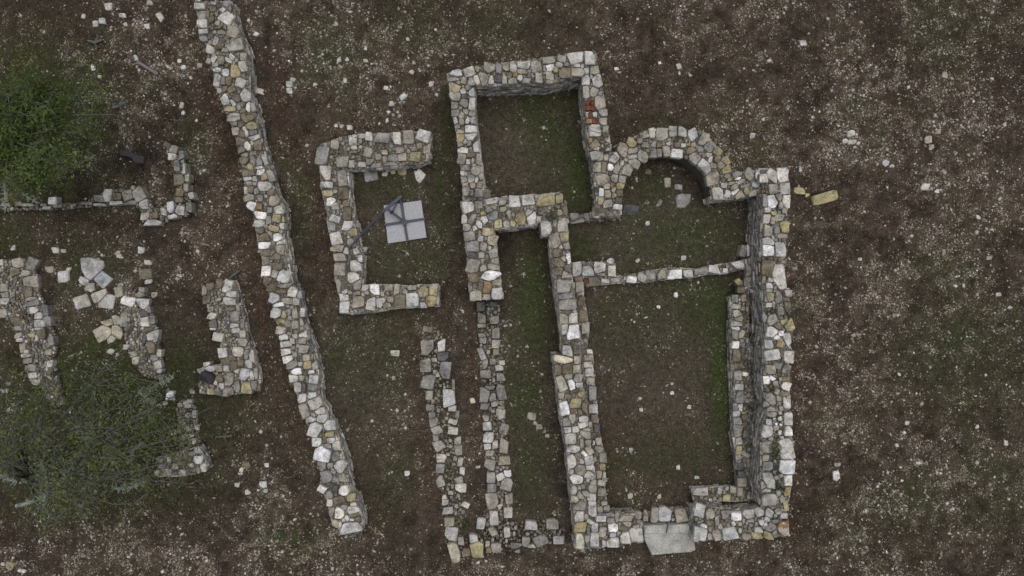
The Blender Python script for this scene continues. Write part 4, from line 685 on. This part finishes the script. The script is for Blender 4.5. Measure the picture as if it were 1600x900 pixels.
for (u0, v0, nm) in ((0, 0, 'upper left'), (1, 0, 'upper right'), (0, 1, 'lower left'), (1, 1, 'lower right')):
    e = .012; us = (0, .5 - e) if u0 == 0 else (.5 + e, 1); vs = (0, .5 - e) if v0 == 0 else (.5 + e, 1)
    pts = [grid(us[0], vs[0]), grid(us[1], vs[0]), grid(us[1], vs[1]), grid(us[0], vs[1])]
    c = P(*grid((us[0] + us[1]) / 2, (vs[0] + vs[1]) / 2), .07); pm = [(P(x, y, .07)[0] - c[0], P(x, y, .07)[1] - c[1]) for x, y in pts]
    V, F = prism(pm, 0, .055 + random.uniform(-.004, .004), .006); o = mesh_obj('concrete_paver', V, F, M_concrete, None, (*c, .012))
    o.rotation_euler = (random.uniform(-.01, .01), random.uniform(-.01, .01), random.uniform(-.012, .012))
    tag(o, 'square grey concrete paver, %s of the four under the parasol stand' % nm, 'paver', 'pavers weighing down the parasol stand')

# ------------------------------------------------------------------ flat cracked slabs on the left
rnd = random.Random(5)
SL = {'white': 'bluish white flat broken slab lying on the ground right of the rubble wall', 'grey': 'grey flat slab cracked in three, just below the bluish white slab', 'beige': 'large beige flat slab cracked in several pieces against the gravel-filled wall'}
for nm, z, ox, oy, s in SLABS:
    stn = read_stones([(ox, oy, s)]); pol = pack(stn, rnd, .3, 1.28, .2); c = P(sum(q[0] for q in stn) / len(stn), sum(q[1] for q in stn) / len(stn))
    root = empty('broken_slab', (*c, 0)); tag(root, SL[nm], 'slab', kind='thing')
    for q, p in zip(stn, pol):
        if p is None: continue
        pm = ccw([(P(x, y, z)[0] - c[0], P(x, y, z)[1] - c[1]) for x, y in round_poly(p, rnd, .08)])
        l, V, F = stone_geo(pm, z, .14, rnd, .015, .004); o = mesh_obj('stone', V, F, M_stone, root, l); o.color = tuple(v * .84 for v in tint(q[5], rnd, .06)[:3]) + (1,)

# ------------------------------------------------------------------ loose stones
CW = {'W': 'white', 'U': 'white', 'w': 'pale grey', 'g': 'grey', 'd': 'dark grey', 'D': 'dark grey', 't': 'beige', 'T': 'cream', 'y': 'yellowish', 'Y': 'yellow', 'Y2': 'pale yellow', 'b': 'brown', 'o': 'orange', 'r': 'red', 'k': 'black'}
SPECIAL = {(655, 275): 'white square loose stone at the open side of the C-shaped wall', (1289, 309): 'large pale yellow cracked flat stone outside the top right corner', (1250, 298): 'smaller pale yellow stone beside the building, left of the large yellow one',
           (1307, 744): 'white oval stone on open ground right of the building\'s lower end', (322, 590): 'dark blackish rock lying on the foot of the L-shaped wall stub', (616, 552): 'cream loose stone in the middle of the ground below the C-shaped wall',
           (636, 740): 'small white triangular stone left of the parallel foundations', (15, 885): 'yellowish rounded stone in the bottom left corner', (1447, 292): 'pale flat stone far right of the building, level with its top corner',
           (100, 432): 'round pale stone left of the bluish white slab', (227, 428): 'brown flat stone above the gravel-filled wall', (168, 10): 'largest pale stone at the top edge, left of the long wall',
           (1067, 314): 'big grey flat stone on the floor at the right of the apse', (1043, 287): 'upright beige stone block in the middle of the apse floor', (985, 328): 'dark grey flat stone at the left mouth of the apse',
           (578, 275): 'grey flat boulder in the top left corner inside the C-shaped wall', (628, 269): 'yellowish block fallen below the top arm of the C-shaped wall', (386, 728): 'brown oval stone on gravel right of the wall end stub',
           (411, 757): 'white stone in the gravel below and right of the wall end stub', (1451, 218): 'cream rounded stone at the far upper right', (1330, 208): 'uppermost of the three pale stones clustered right of the apse'}
def where(x, y):
    if x < 310 and y < 340: return 'on gravel around the upper tree'
    if x < 320 and y < 480: return 'between the low ruined walls'
    if x < 320 and y < 700: return 'near the lower tree'
    if x < 430 and y > 690: return 'on gravel below the lower tree'
    if x > 1238: return 'on open ground beyond the east wall'
    if 970 < x < 1110 and 250 < y < 335: return 'on the apse floor'
    if y < 205 and x < 720: return 'on ground above the C-shaped wall'
    if y < 215: return 'on ground above the apse'
    if 540 < x < 690 and 200 < y < 450: return 'by the C-shaped wall'
    if 890 < x < 1180 and y < 410: return 'on the floor below the apse'
    if 930 < x < 1180: return 'on the large room floor'
    if 800 < x < 890: return 'in the heap on the corridor floor'
    if 700 < x < 800: return 'between the parallel foundations'
    return 'between the long wall and the foundations'
cnt = {}
for q in LOOSE.replace('\n', ';').split(';'):
    x, y, ww, hh, a, c = q.split(); x, y, ww, hh = float(x), float(y), float(ww), float(hh)
    sz = math.sqrt(ww * hh) / PPM; zt = min(.06, .014 + sz * .14)
    if c == 'k': zt = .36
    elif (x, y) in ((1067, 314), (985, 328), (1289, 309), (1250, 298)): zt = .03
    p = round_poly(stone_outline((x, y, ww, hh, math.radians(float(a)), c), rnd, .98, .5 if ww * hh > 300 else .85), rnd, .12)
    pm = ccw([P(u, v, zt) for u, v in p]); l, V, F = stone_geo(pm, zt, zt + .03, rnd, .08, .008)
    if c == 'k': l, V, F = stone_geo(pm, zt, .18, rnd, .05, .05)
    o = mesh_obj('loose_stone', V, F, M_stone, None, l); o.color = tuple(min(.62, v * 1.02) for v in tint(c, rnd, .1)[:3]) + (1,)
    key = (int(x), int(y)); sw = 'large' if ww * hh > 150 else 'small' if ww * hh < 70 else 'medium'
    lab = SPECIAL.get(key) or '%s %s loose stone %s' % (sw, CW[c], where(x, y))
    tag(o, lab, 'rock'); cnt.setdefault(lab, []).append(o)
for lab, L in cnt.items():
    if len(L) > 1:
        L.sort(key=lambda o: o.location.x)
        names = ['leftmost', 'second from the left', 'third from the left', 'fourth from the left', 'fifth from the left', 'sixth from the left', 'seventh from the left', 'eighth from the left', 'ninth from the left', 'tenth from the left', 'eleventh from the left', 'twelfth from the left']
        for q, o in enumerate(L):
            o['group'] = lab; o['label'] = lab + ', ' + ('rightmost' if q == len(L) - 1 else names[q])

# ------------------------------------------------------------------ timber, bark, fallen twigs
a, b = np.array(Q(215, 96.5, .05)), np.array(Q(247, 116, .05)); V, F = bar(a, b, .055, .04)
c = (a + b) / 2; c[2] = 0; o = mesh_obj('timber_offcut', [tuple(np.array(v) - c) for v in V], F, M_timber, None, tuple(c)); tag(o, 'weathered grey strip of wood on the gravel right of the upper tree', 'plank')
pts = [(186, 234), (200, 236), (213, 241), (224, 244), (223, 255), (213, 256), (205, 248), (195, 243), (186, 242)]
c = P(206, 245); V, F = prism([(P(x, y, .12)[0] - c[0], P(x, y, .12)[1] - c[1]) for x, y in pts], .0, .12, .03); o = mesh_obj('curved_bark', V, F, M_bark, None, (*c, 0)); tag(o, 'dark curved piece of bark on the gravel beside the upper tree', 'bark')
TW = [([(176, 168), (186, 166), (192, 162), (199, 159)], .035, 'pale green lichen-covered twig on gravel right of the upper tree'), ([(138, 64), (148, 66), (160, 62)], .03, 'grey lichen-covered twig at the top of the gravel slope'),
      ([(356, 436), (366, 430), (376, 423)], .02, 'thin green twig at the top of the L-shaped wall stub'), ([(196, 720), (208, 705), (222, 690)], .016, 'thin bare stick above the wall end stub'),
      ([(336, 682), (350, 682), (363, 680)], .028, 'pale green lichen-covered twig right of the lower tree')]
for pts, r0, lab in TW:
    pp = [Q(x + random.uniform(-1, 1), y + random.uniform(-1, 1), r0 + .03) for x, y in pts]; c = np.array((*P(*pts[1]), 0)); V, F = tube(pp, [r0 * .7, r0, r0 * .8, r0 * .4][:len(pp)], 6)
    side = np.array(pp[1]); V, F = tube([tuple(side), tuple(side + np.array((.10, .13, .03)))], [r0 * .6, r0 * .25], 5, V, F)
    V, F = tube([tuple(side), tuple(side + np.array((.08, -.11, .02)))], [r0 * .5, r0 * .2], 5, V, F)
    o = mesh_obj('fallen_twig', [tuple(np.array(v) - c) for v in V], F, M_limb, None, tuple(c)); tag(o, lab, 'twig')

# ------------------------------------------------------------------ pebbles, grit, litter, grass: uncountable cover on the ground
def scatter(n, dens, margin=12):
    m = n * 6; xs = rng.uniform(-margin, 1600 + margin, m); ys = rng.uniform(-margin, 900 + margin, m)
    keep = rng.random(m) < dens(xs, ys); return xs[keep][:n], ys[keep][:n]
TOP = []                         # wall footprints that keep cover off the masonry
for k in OUT:
    if OUT[k][0] > .15: TOP.append([(P(x, y, OUT[k][0])[0] * PPM + 800, 450 - P(x, y, OUT[k][0])[1] * PPM) for x, y in parse_poly(OUT[k][1])])
FOOT = Raster([(-20, -20), (1620, -20), (1620, 920), (-20, 920)])
for p in TOP: FOOT.cut(p)
def open_ground(x, y):
    X = np.clip(((x - FOOT.x0) * 2).astype(int), 0, FOOT.w - 1); Y = np.clip(((y - FOOT.y0) * 2).astype(int), 0, FOOT.h - 1); return FOOT.free[Y, X]
def _blur(m, r):
    for ax in (0, 1):
        p = np.concatenate([np.repeat(np.take(m, [0], ax), r + 1, ax), m, np.repeat(np.take(m, [-1], ax), r, ax)], ax); s = np.cumsum(p, ax); L = m.shape[ax]
        m = (np.take(s, range(2 * r + 1, 2 * r + 1 + L), ax) - np.take(s, range(0, L), ax)) / (2 * r + 1)
    return m
NEAR = _blur((~FOOT.free).astype(float), 14)
def near_wall(x, y):
    X = np.clip(((x - FOOT.x0) * 2).astype(int), 0, FOOT.w - 1); Y = np.clip(((y - FOOT.y0) * 2).astype(int), 0, FOOT.h - 1); return np.clip(NEAR[Y, X] * 2.2, 0, 1)
def d_peb(x, y):
    n1, n2, n3, g, r, k, i = fields_at(x, y); f = fbm(x / 7 + 20, y / 7 + 50, 2)
    d = (.17 + .78 * k) * (1 - .42 * np.clip(i, 0, 1)) * (.12 + 1.5 * sstep(.42, .66, n2)) * (.3 + 1.1 * sstep(.38, .64, n1)) * (.25 + 1.3 * sstep(.4, .68, f)) * (1 - .55 * np.clip(g, 0, 1)) * (1 - .5 * np.clip(r, 0, 1))
    return np.clip(d + .16 * near_wall(x, y) * sstep(.45, .6, n2), 0, 1) * open_ground(x, y)
octa = np.array([(1, 0, 0), (0, 1, 0), (-1, 0, 0), (0, -1, 0), (.1, .05, .7), (-.35, .3, .45), (0, 0, -.5)], float)
octF = np.array([(0, 1, 4), (1, 5, 4), (1, 2, 5), (2, 3, 5), (3, 4, 5), (3, 0, 4), (0, 6, 1), (1, 6, 2), (2, 6, 3), (3, 6, 0)])
def cover(name, xs, ys, sizes, cols, mat, base, faces, flat=1.0, lift=.3, asp=(.55, 1.0), tilt=.25, zadd=None):
    n = len(xs); X = (xs - 800) / PPM; Y = (450 - ys) / PPM; Z = ground_z(X, Y) + (zadd if zadd is not None else 0)
    a = rng.uniform(0, 6.283, n); sx = sizes * rng.uniform(.85, 1.2, n); sy = sizes * rng.uniform(*asp, n); szz = sizes * flat * rng.uniform(.5, 1.1, n)
    b = base[None] * np.stack([sx, sy, szz], 1)[:, None, :] * (1 + rng.uniform(-.22, .22, (n, len(base), 1)))
    tx = rng.normal(0, tilt, n)[:, None]; b2 = b.copy(); b2[..., 1] = b[..., 1] * np.cos(tx) - b[..., 2] * np.sin(tx); b2[..., 2] = b[..., 1] * np.sin(tx) + b[..., 2] * np.cos(tx)
    ca, sa = np.cos(a)[:, None], np.sin(a)[:, None]
    V = np.stack([b2[..., 0] * ca - b2[..., 1] * sa + X[:, None], b2[..., 0] * sa + b2[..., 1] * ca + Y[:, None], b2[..., 2] + Z[:, None] + (sizes * lift)[:, None]], -1).reshape(-1, 3)
    F = (faces[None] + (np.arange(n) * len(base))[:, None, None]).reshape(-1, faces.shape[1])
    return np_mesh(name, V, F, mat, np.repeat(cols, len(base), 0))
def pal(n, choices, probs, j=.25):
    c = np.array(choices)[rng.choice(len(choices), n, p=probs)]; return c * rng.uniform(1 - j, 1 + j, (n, 1))
xs, ys = scatter(28000, d_peb); n = len(xs); sz = np.minimum(.009 + rng.gamma(1.1, .0085, n), .062)
tag(cover('pebbles', xs, ys, sz, pal(n, [(.42, .39, .355), (.33, .295, .255), (.22, .185, .16), (.56, .54, .51), (.14, .115, .10)], [.28, .30, .26, .06, .10]), M_pebble, octa, octF, .55, .1), 'pale limestone pebbles strewn over the dark soil', 'pebbles', kind='stuff')
def d_grit(x, y):
    n1, n2, n3, g, r, k, i = fields_at(x, y); f = fbm(x / 10 + 70, y / 10, 3)
    return (.22 + .7 * k) * (1 - .6 * np.clip(i, 0, 1)) * (.08 + 1.5 * sstep(.44, .66, f)) * (.25 + 1.2 * sstep(.36, .66, n1)) * (.4 + 1. * sstep(.36, .66, n2)) * (1 - .4 * np.clip(g, 0, 1)) * open_ground(x, y)
tet = np.array([(1, 0, 0), (-.5, .8, 0), (-.5, -.8, 0), (0, 0, .7)], float); tetF = np.array([(0, 1, 3), (1, 2, 3), (2, 0, 3)])
xs, ys = scatter(105000, d_grit); n = len(xs); sz = .008 + rng.gamma(1.5, .0035, n)
tag(cover('grit', xs, ys, sz, pal(n, [(.265, .238, .19), (.335, .308, .255), (.18, .152, .118), (.11, .09, .07)], [.35, .25, .25, .15], .35), M_pebble, tet, tetF, .8, .02), 'fine pale grit sprinkled over the dark soil', 'grit', kind='stuff')
def d_clod(x, y): return .55 * open_ground(x, y)
xs, ys = scatter(120000, d_clod); n = len(xs); sz = rng.uniform(.007, .019, n)
tag(cover('soil_crumbs', xs, ys, sz, pal(n, [(.022, .018, .016), (.045, .036, .029), (.075, .060, .048), (.11, .092, .074), (.06, .045, .034)], [.26, .26, .22, .14, .12], .3), M_pebble, tet, tetF, .8, .02), 'dark and light crumbs of soil, bark and chaff over the ground', 'soil', kind='stuff')
leaf = np.array([(-1, 0, 0), (0, -.5, .12), (1, 0, 0), (0, .5, .15)], float); leafF = np.array([(0, 1, 2, 3)])
def d_lit(x, y):
    n1, n2, n3, g, r, k, i = fields_at(x, y); return (1 - .5 * np.clip(i, 0, 1)) * np.clip(.26 + .8 * r * (.3 + 1.2 * n1) + .1 * n2, 0, 1) * open_ground(x, y)
xs, ys = scatter(60000, d_lit); n = len(xs); sz = rng.uniform(.010, .026, n)
tag(cover('leaf_litter', xs, ys, sz, pal(n, [(.085, .045, .028), (.060, .035, .025), (.12, .082, .055), (.045, .035, .030), (.16, .125, .09)], [.32, .26, .16, .18, .08], .35), M_litter, leaf, leafF, 1, .3, (.5, 1), .5), 'reddish brown dead leaves drifted along the wall feet', 'leaf litter', kind='stuff')
blade = np.array([(0, -.09, 0), (0, .09, 0), (1.0, .02, .75)], float); bladeF = np.array([(0, 1, 2)])
def d_gr(x, y):
    n1, n2, n3, g, r, k, i = fields_at(x, y); return np.clip(np.clip(g + .05, 0, 1) ** 1.4 + .5 * near_wall(x, y) * sstep(.45, .62, n2), 0, 1) * open_ground(x, y)
xs, ys = scatter(130000, d_gr); n = len(xs); sz = rng.uniform(.02, .06, n)
tag(cover('grass', xs, ys, sz, pal(n, [(.055, .082, .025), (.072, .10, .034), (.038, .058, .02), (.095, .10, .045), (.11, .098, .06)], [.34, .24, .22, .12, .08], .3), M_grass, blade, bladeF, 1, 0, (.7, 1.4), .5), 'short dull green grass and moss in patches on the soil', 'grass', kind='stuff')
def d_lush(x, y): return np.clip(fields_at(x, y)[3] - .8, 0, .8) * 1.2 * open_ground(x, y)
xs, ys = scatter(26000, d_lush); n = len(xs); sz = rng.uniform(.02, .055, n)
tag(cover('fresh_grass', xs, ys, sz, pal(n, [(.075, .125, .032), (.09, .145, .042), (.06, .10, .026)], [.4, .25, .35], .25), M_grass, blade, bladeF, 1, 0, (.7, 1.4), .5), 'brighter fresh green grass along the room edges and under the trees', 'grass', kind='stuff')
def d_dry(x, y):
    n1, n2, n3, g, r, k, i = fields_at(x, y); return (.2 + .5 * sstep(.45, .7, n1)) * (1 - .2 * i) * open_ground(x, y)
xs, ys = scatter(60000, d_dry); n = len(xs); sz = rng.uniform(.02, .06, n)
tag(cover('dry_grass', xs, ys, sz, pal(n, [(.12, .095, .065), (.085, .065, .05), (.06, .05, .045), (.16, .135, .10)], [.35, .3, .2, .15], .3), M_grass, blade * np.array([1, .8, .5]), bladeF, 1, 0.05, (.6, 1.2), .5), 'thin dry straw and dead stems over the soil', 'straw', kind='stuff')
# moss and grass growing on the walls
MOSS = [(567, 223, 9, .42), (530, 234, 8, .42), (503, 300, 6, .42), (546, 398, 5, .42), (578, 428, 5, .42), (647, 452, 7, .42), (1206, 487, 9, .86), (1231, 492, 6, .86), (1213, 655, 10, .86), (1212, 700, 10, .86), (1213, 735, 8, .86), (1212, 715, 9, .86), (1216, 680, 7, .86), (1213, 760, 9, .86), (1222, 768, 6, .86),
        (1218, 560, 7, .86), (1205, 607, 7, .86), (868, 335, 12, .81), (856, 338, 9, .81), (877, 322, 5, .81), (1060, 218, 8, .65), (1166, 520, 7, .3), (1170, 570, 8, .3), (1168, 640, 9, .3), (1170, 700, 9, .3), (1166, 740, 9, .3), (697, 600, 9, .05), (688, 605, 8, .05), (705, 735, 9, .05), (700, 760, 9, .05), (725, 820, 12, .05), (695, 700, 7, .05),
        (762, 495, 10, .05), (770, 545, 8, .05), (790, 800, 8, .05), (1205, 505, 8, .86), (1113, 772, 7, .22), (560, 245, 8, .42), (600, 237, 8, .42), (885, 470, 3, .3), (540, 375, 4, .42)]
mx, my, mz, ms = [], [], [], []
for (x, y, r, h) in MOSS:
    k = int(r * r * (3.2 if x > 1190 else 1.7)); a = rng.uniform(0, 6.283, k); d = r * np.sqrt(rng.random(k)); X, Y = P(0, 0, h)
    s = (CAM_H - h) / CAM_H
    mx.append(800 + (x - 800 + d * np.cos(a)) * s); my.append(450 + (y - 450 + d * np.sin(a)) * s); mz.append(np.full(k, h - .03)); ms.append(rng.uniform(.015, .04, k))
mx, my, mz, ms = map(np.concatenate, (mx, my, mz, ms)); n = len(mx)
tag(cover('wall_moss', mx, my, ms, pal(n, [(.04, .066, .018), (.055, .08, .024), (.03, .045, .016)], [.4, .3, .3], .3), M_grass, blade, bladeF, 1, 0, (.8, 1.6), .5, mz), 'tufts of grass and moss growing between the wall stones', 'moss', kind='stuff')

# ------------------------------------------------------------------ trees
def tree(trunk_px, crown_px, rx, ry, zc, rz, nlimb, ntwig, leaves, spread, cols, probs, label, leafsize, seed, lichen=(), fill=.6):
    rd = random.Random(seed); tb = np.array((*P(*trunk_px), 0.)); cc = np.array((*P(*crown_px, zc), zc)); rxm, rym = rx * (CAM_H - zc) / CAM_H / PPM, ry * (CAM_H - zc) / CAM_H / PPM
    root = empty('tree', tuple(tb)); tag(root, label, 'tree', 'trees at the left edge')
    fork = tb + np.array((0, 0, zc * .42)) + (cc - tb) * np.array((.15, .15, 0)); V, F = tube([tuple(tb - tb - np.array((0, 0, .1))), tuple((fork - tb) * .5 + np.array((.04, -.03, 0))), tuple(fork - tb)], [.17, .13, .11], 10)
    mesh_obj('trunk', V, F, M_limb, root, smooth=True)
    tips = []
    for i in range(nlimb):
        th = i * 2.399 + rd.uniform(-.3, .3); rr = math.sqrt((i + .5) / nlimb); e = cc + np.array((rxm * rr * .86 * math.cos(th), rym * rr * .86 * math.sin(th), rd.uniform(-.4, .75) * rz * (1.1 - rr * .6)))
        mid = fork * .5 + e * .5 + np.array((rd.uniform(-.18, .18), rd.uniform(-.18, .18), rd.uniform(.0, .25))); q = fork * .2 + e * .8 + np.array((rd.uniform(-.12, .12), rd.uniform(-.12, .12), rd.uniform(0, .1)))
        V, F = tube([tuple(x - tb) for x in (fork, mid, q, e)], [.036, .018, .009, .004], 7)
        for k in range(ntwig):
            t = rd.uniform(.25, 1); s0 = mid * (1 - t) + e * t if t > .5 else mid * (1 - t) + q * t; d = np.array((rd.gauss(0, 1), rd.gauss(0, 1), rd.gauss(.2, .5))); d /= np.linalg.norm(d)
            e2 = s0 + d * spread * rd.uniform(.6, 1.5); m2 = (s0 + e2) / 2 + np.array((rd.uniform(-.05, .05),) * 3); tips.append(e2); tips.append(m2)
            V, F = tube([tuple(x - tb) for x in (s0, m2, e2)], [.009, .006, .003], 5, V, F)
        mesh_obj('limb', V, F, M_limb, root, smooth=True)
    tips = np.array(tips); host = rng.permutation(len(tips))[:int(len(tips) * fill)]; ci = host[rng.integers(0, len(host), leaves)]; wgt = rng.uniform(.55, 1.3, len(tips)); pos = tips[ci] + rng.normal(0, 1, (leaves, 3)) * (spread * .36 * wgt[ci])[:, None] * np.array((1, 1, .75)); pos[:, 2] = np.maximum(pos[:, 2], .25)
    shade = rng.uniform(.6, 1.35, len(tips))[ci]; tipc = pal(len(tips), cols, probs, .15)[ci]
    a = rng.normal(0, 1, (leaves, 3)); a[:, 2] *= .35; a /= np.linalg.norm(a, axis=1)[:, None]; b = np.cross(a, rng.normal(0, .45, (leaves, 3)) + np.array((0, 0, 1.))); b /= np.linalg.norm(b, axis=1)[:, None]
    L = (leafsize * rng.uniform(.6, 1.3, leaves))[:, None]; V = np.stack([pos - a * L, pos + b * L * .30, pos + a * L, pos - b * L * .30], 1).reshape(-1, 3) - tb
    F = np.arange(leaves * 4).reshape(-1, 4); C = np.repeat(tipc * shade[:, None] * rng.uniform(.7, 1.3, (leaves, 1)), 4, 0)
    np_mesh('crown', V, F, M_leaf, C, root)
    for pts, r0 in lichen:                                     # boughs crusted with pale lichen
        pp = [np.array((*P(x, y, zl), zl)) + np.array((rd.uniform(-.03, .03), rd.uniform(-.03, .03), rd.uniform(-.1, .1))) for zl in (zc * .8,) for x, y in pts]
        V, F = tube([tuple(q - tb) for q in pp], [r0] * (len(pp) - 1) + [r0 * .4], 6)
        for q in range(70):
            k = rd.randrange(len(pp) - 1); t = rd.random(); s0 = pp[k] * (1 - t) + pp[k + 1] * t - tb; d = np.array((rd.gauss(0, 1), rd.gauss(0, 1), rd.gauss(.3, .5))); d *= rd.uniform(.02, .12) / np.linalg.norm(d)
            V, F = tube([tuple(s0), tuple(s0 + d)], [.012, .006], 4, V, F)
        mesh_obj('limb', V, F, M_lichen, root)
tree((2, 215), (72, 205), 128, 118, 2.3, .8, 26, 10, 17000, .30, [(.12, .165, .052), (.095, .14, .042), (.145, .18, .065), (.165, .165, .07), (.11, .125, .07)], [.36, .28, .2, .08, .08], 'dense green leafy tree at the upper left edge', .036, 3, [([(-8, 165), (4, 150), (10, 142)], .04), ([(-5, 160), (14, 158), (28, 164)], .035), ([(8, 262), (16, 285), (30, 305), (48, 312)], .02), ([(0, 280), (6, 300), (12, 325)], .018)])
tree((62, 742), (160, 682), 225, 148, 2.1, .6, 44, 11, 9500, .36, [(.165, .19, .068), (.135, .165, .058), (.19, .195, .09), (.21, .24, .18), (.15, .13, .08)], [.40, .28, .14, .10, .08], 'sparse olive-green tree with pale lichened branches at the lower left edge', .032, 9, [([(72, 790), (75, 760), (72, 735), (66, 715)], .03), ([(72, 740), (85, 722), (92, 712)], .022), ([(22, 793), (44, 788), (66, 776), (84, 772)], .03), ([(124, 664), (128, 678), (136, 688)], .025), ([(128, 738), (130, 750), (134, 760)], .022), ([(148, 735), (156, 742), (164, 748)], .02), ([(200, 722), (210, 706), (222, 692)], .014), ([(168, 702), (180, 692), (196, 684)], .02), ([(0, 745), (14, 750), (30, 748)], .03), ([(212, 612), (228, 625), (240, 632)], .02), ([(230, 610), (250, 600), (270, 590)], .016), ([(180, 760), (200, 765), (232, 748)], .02)], .42)
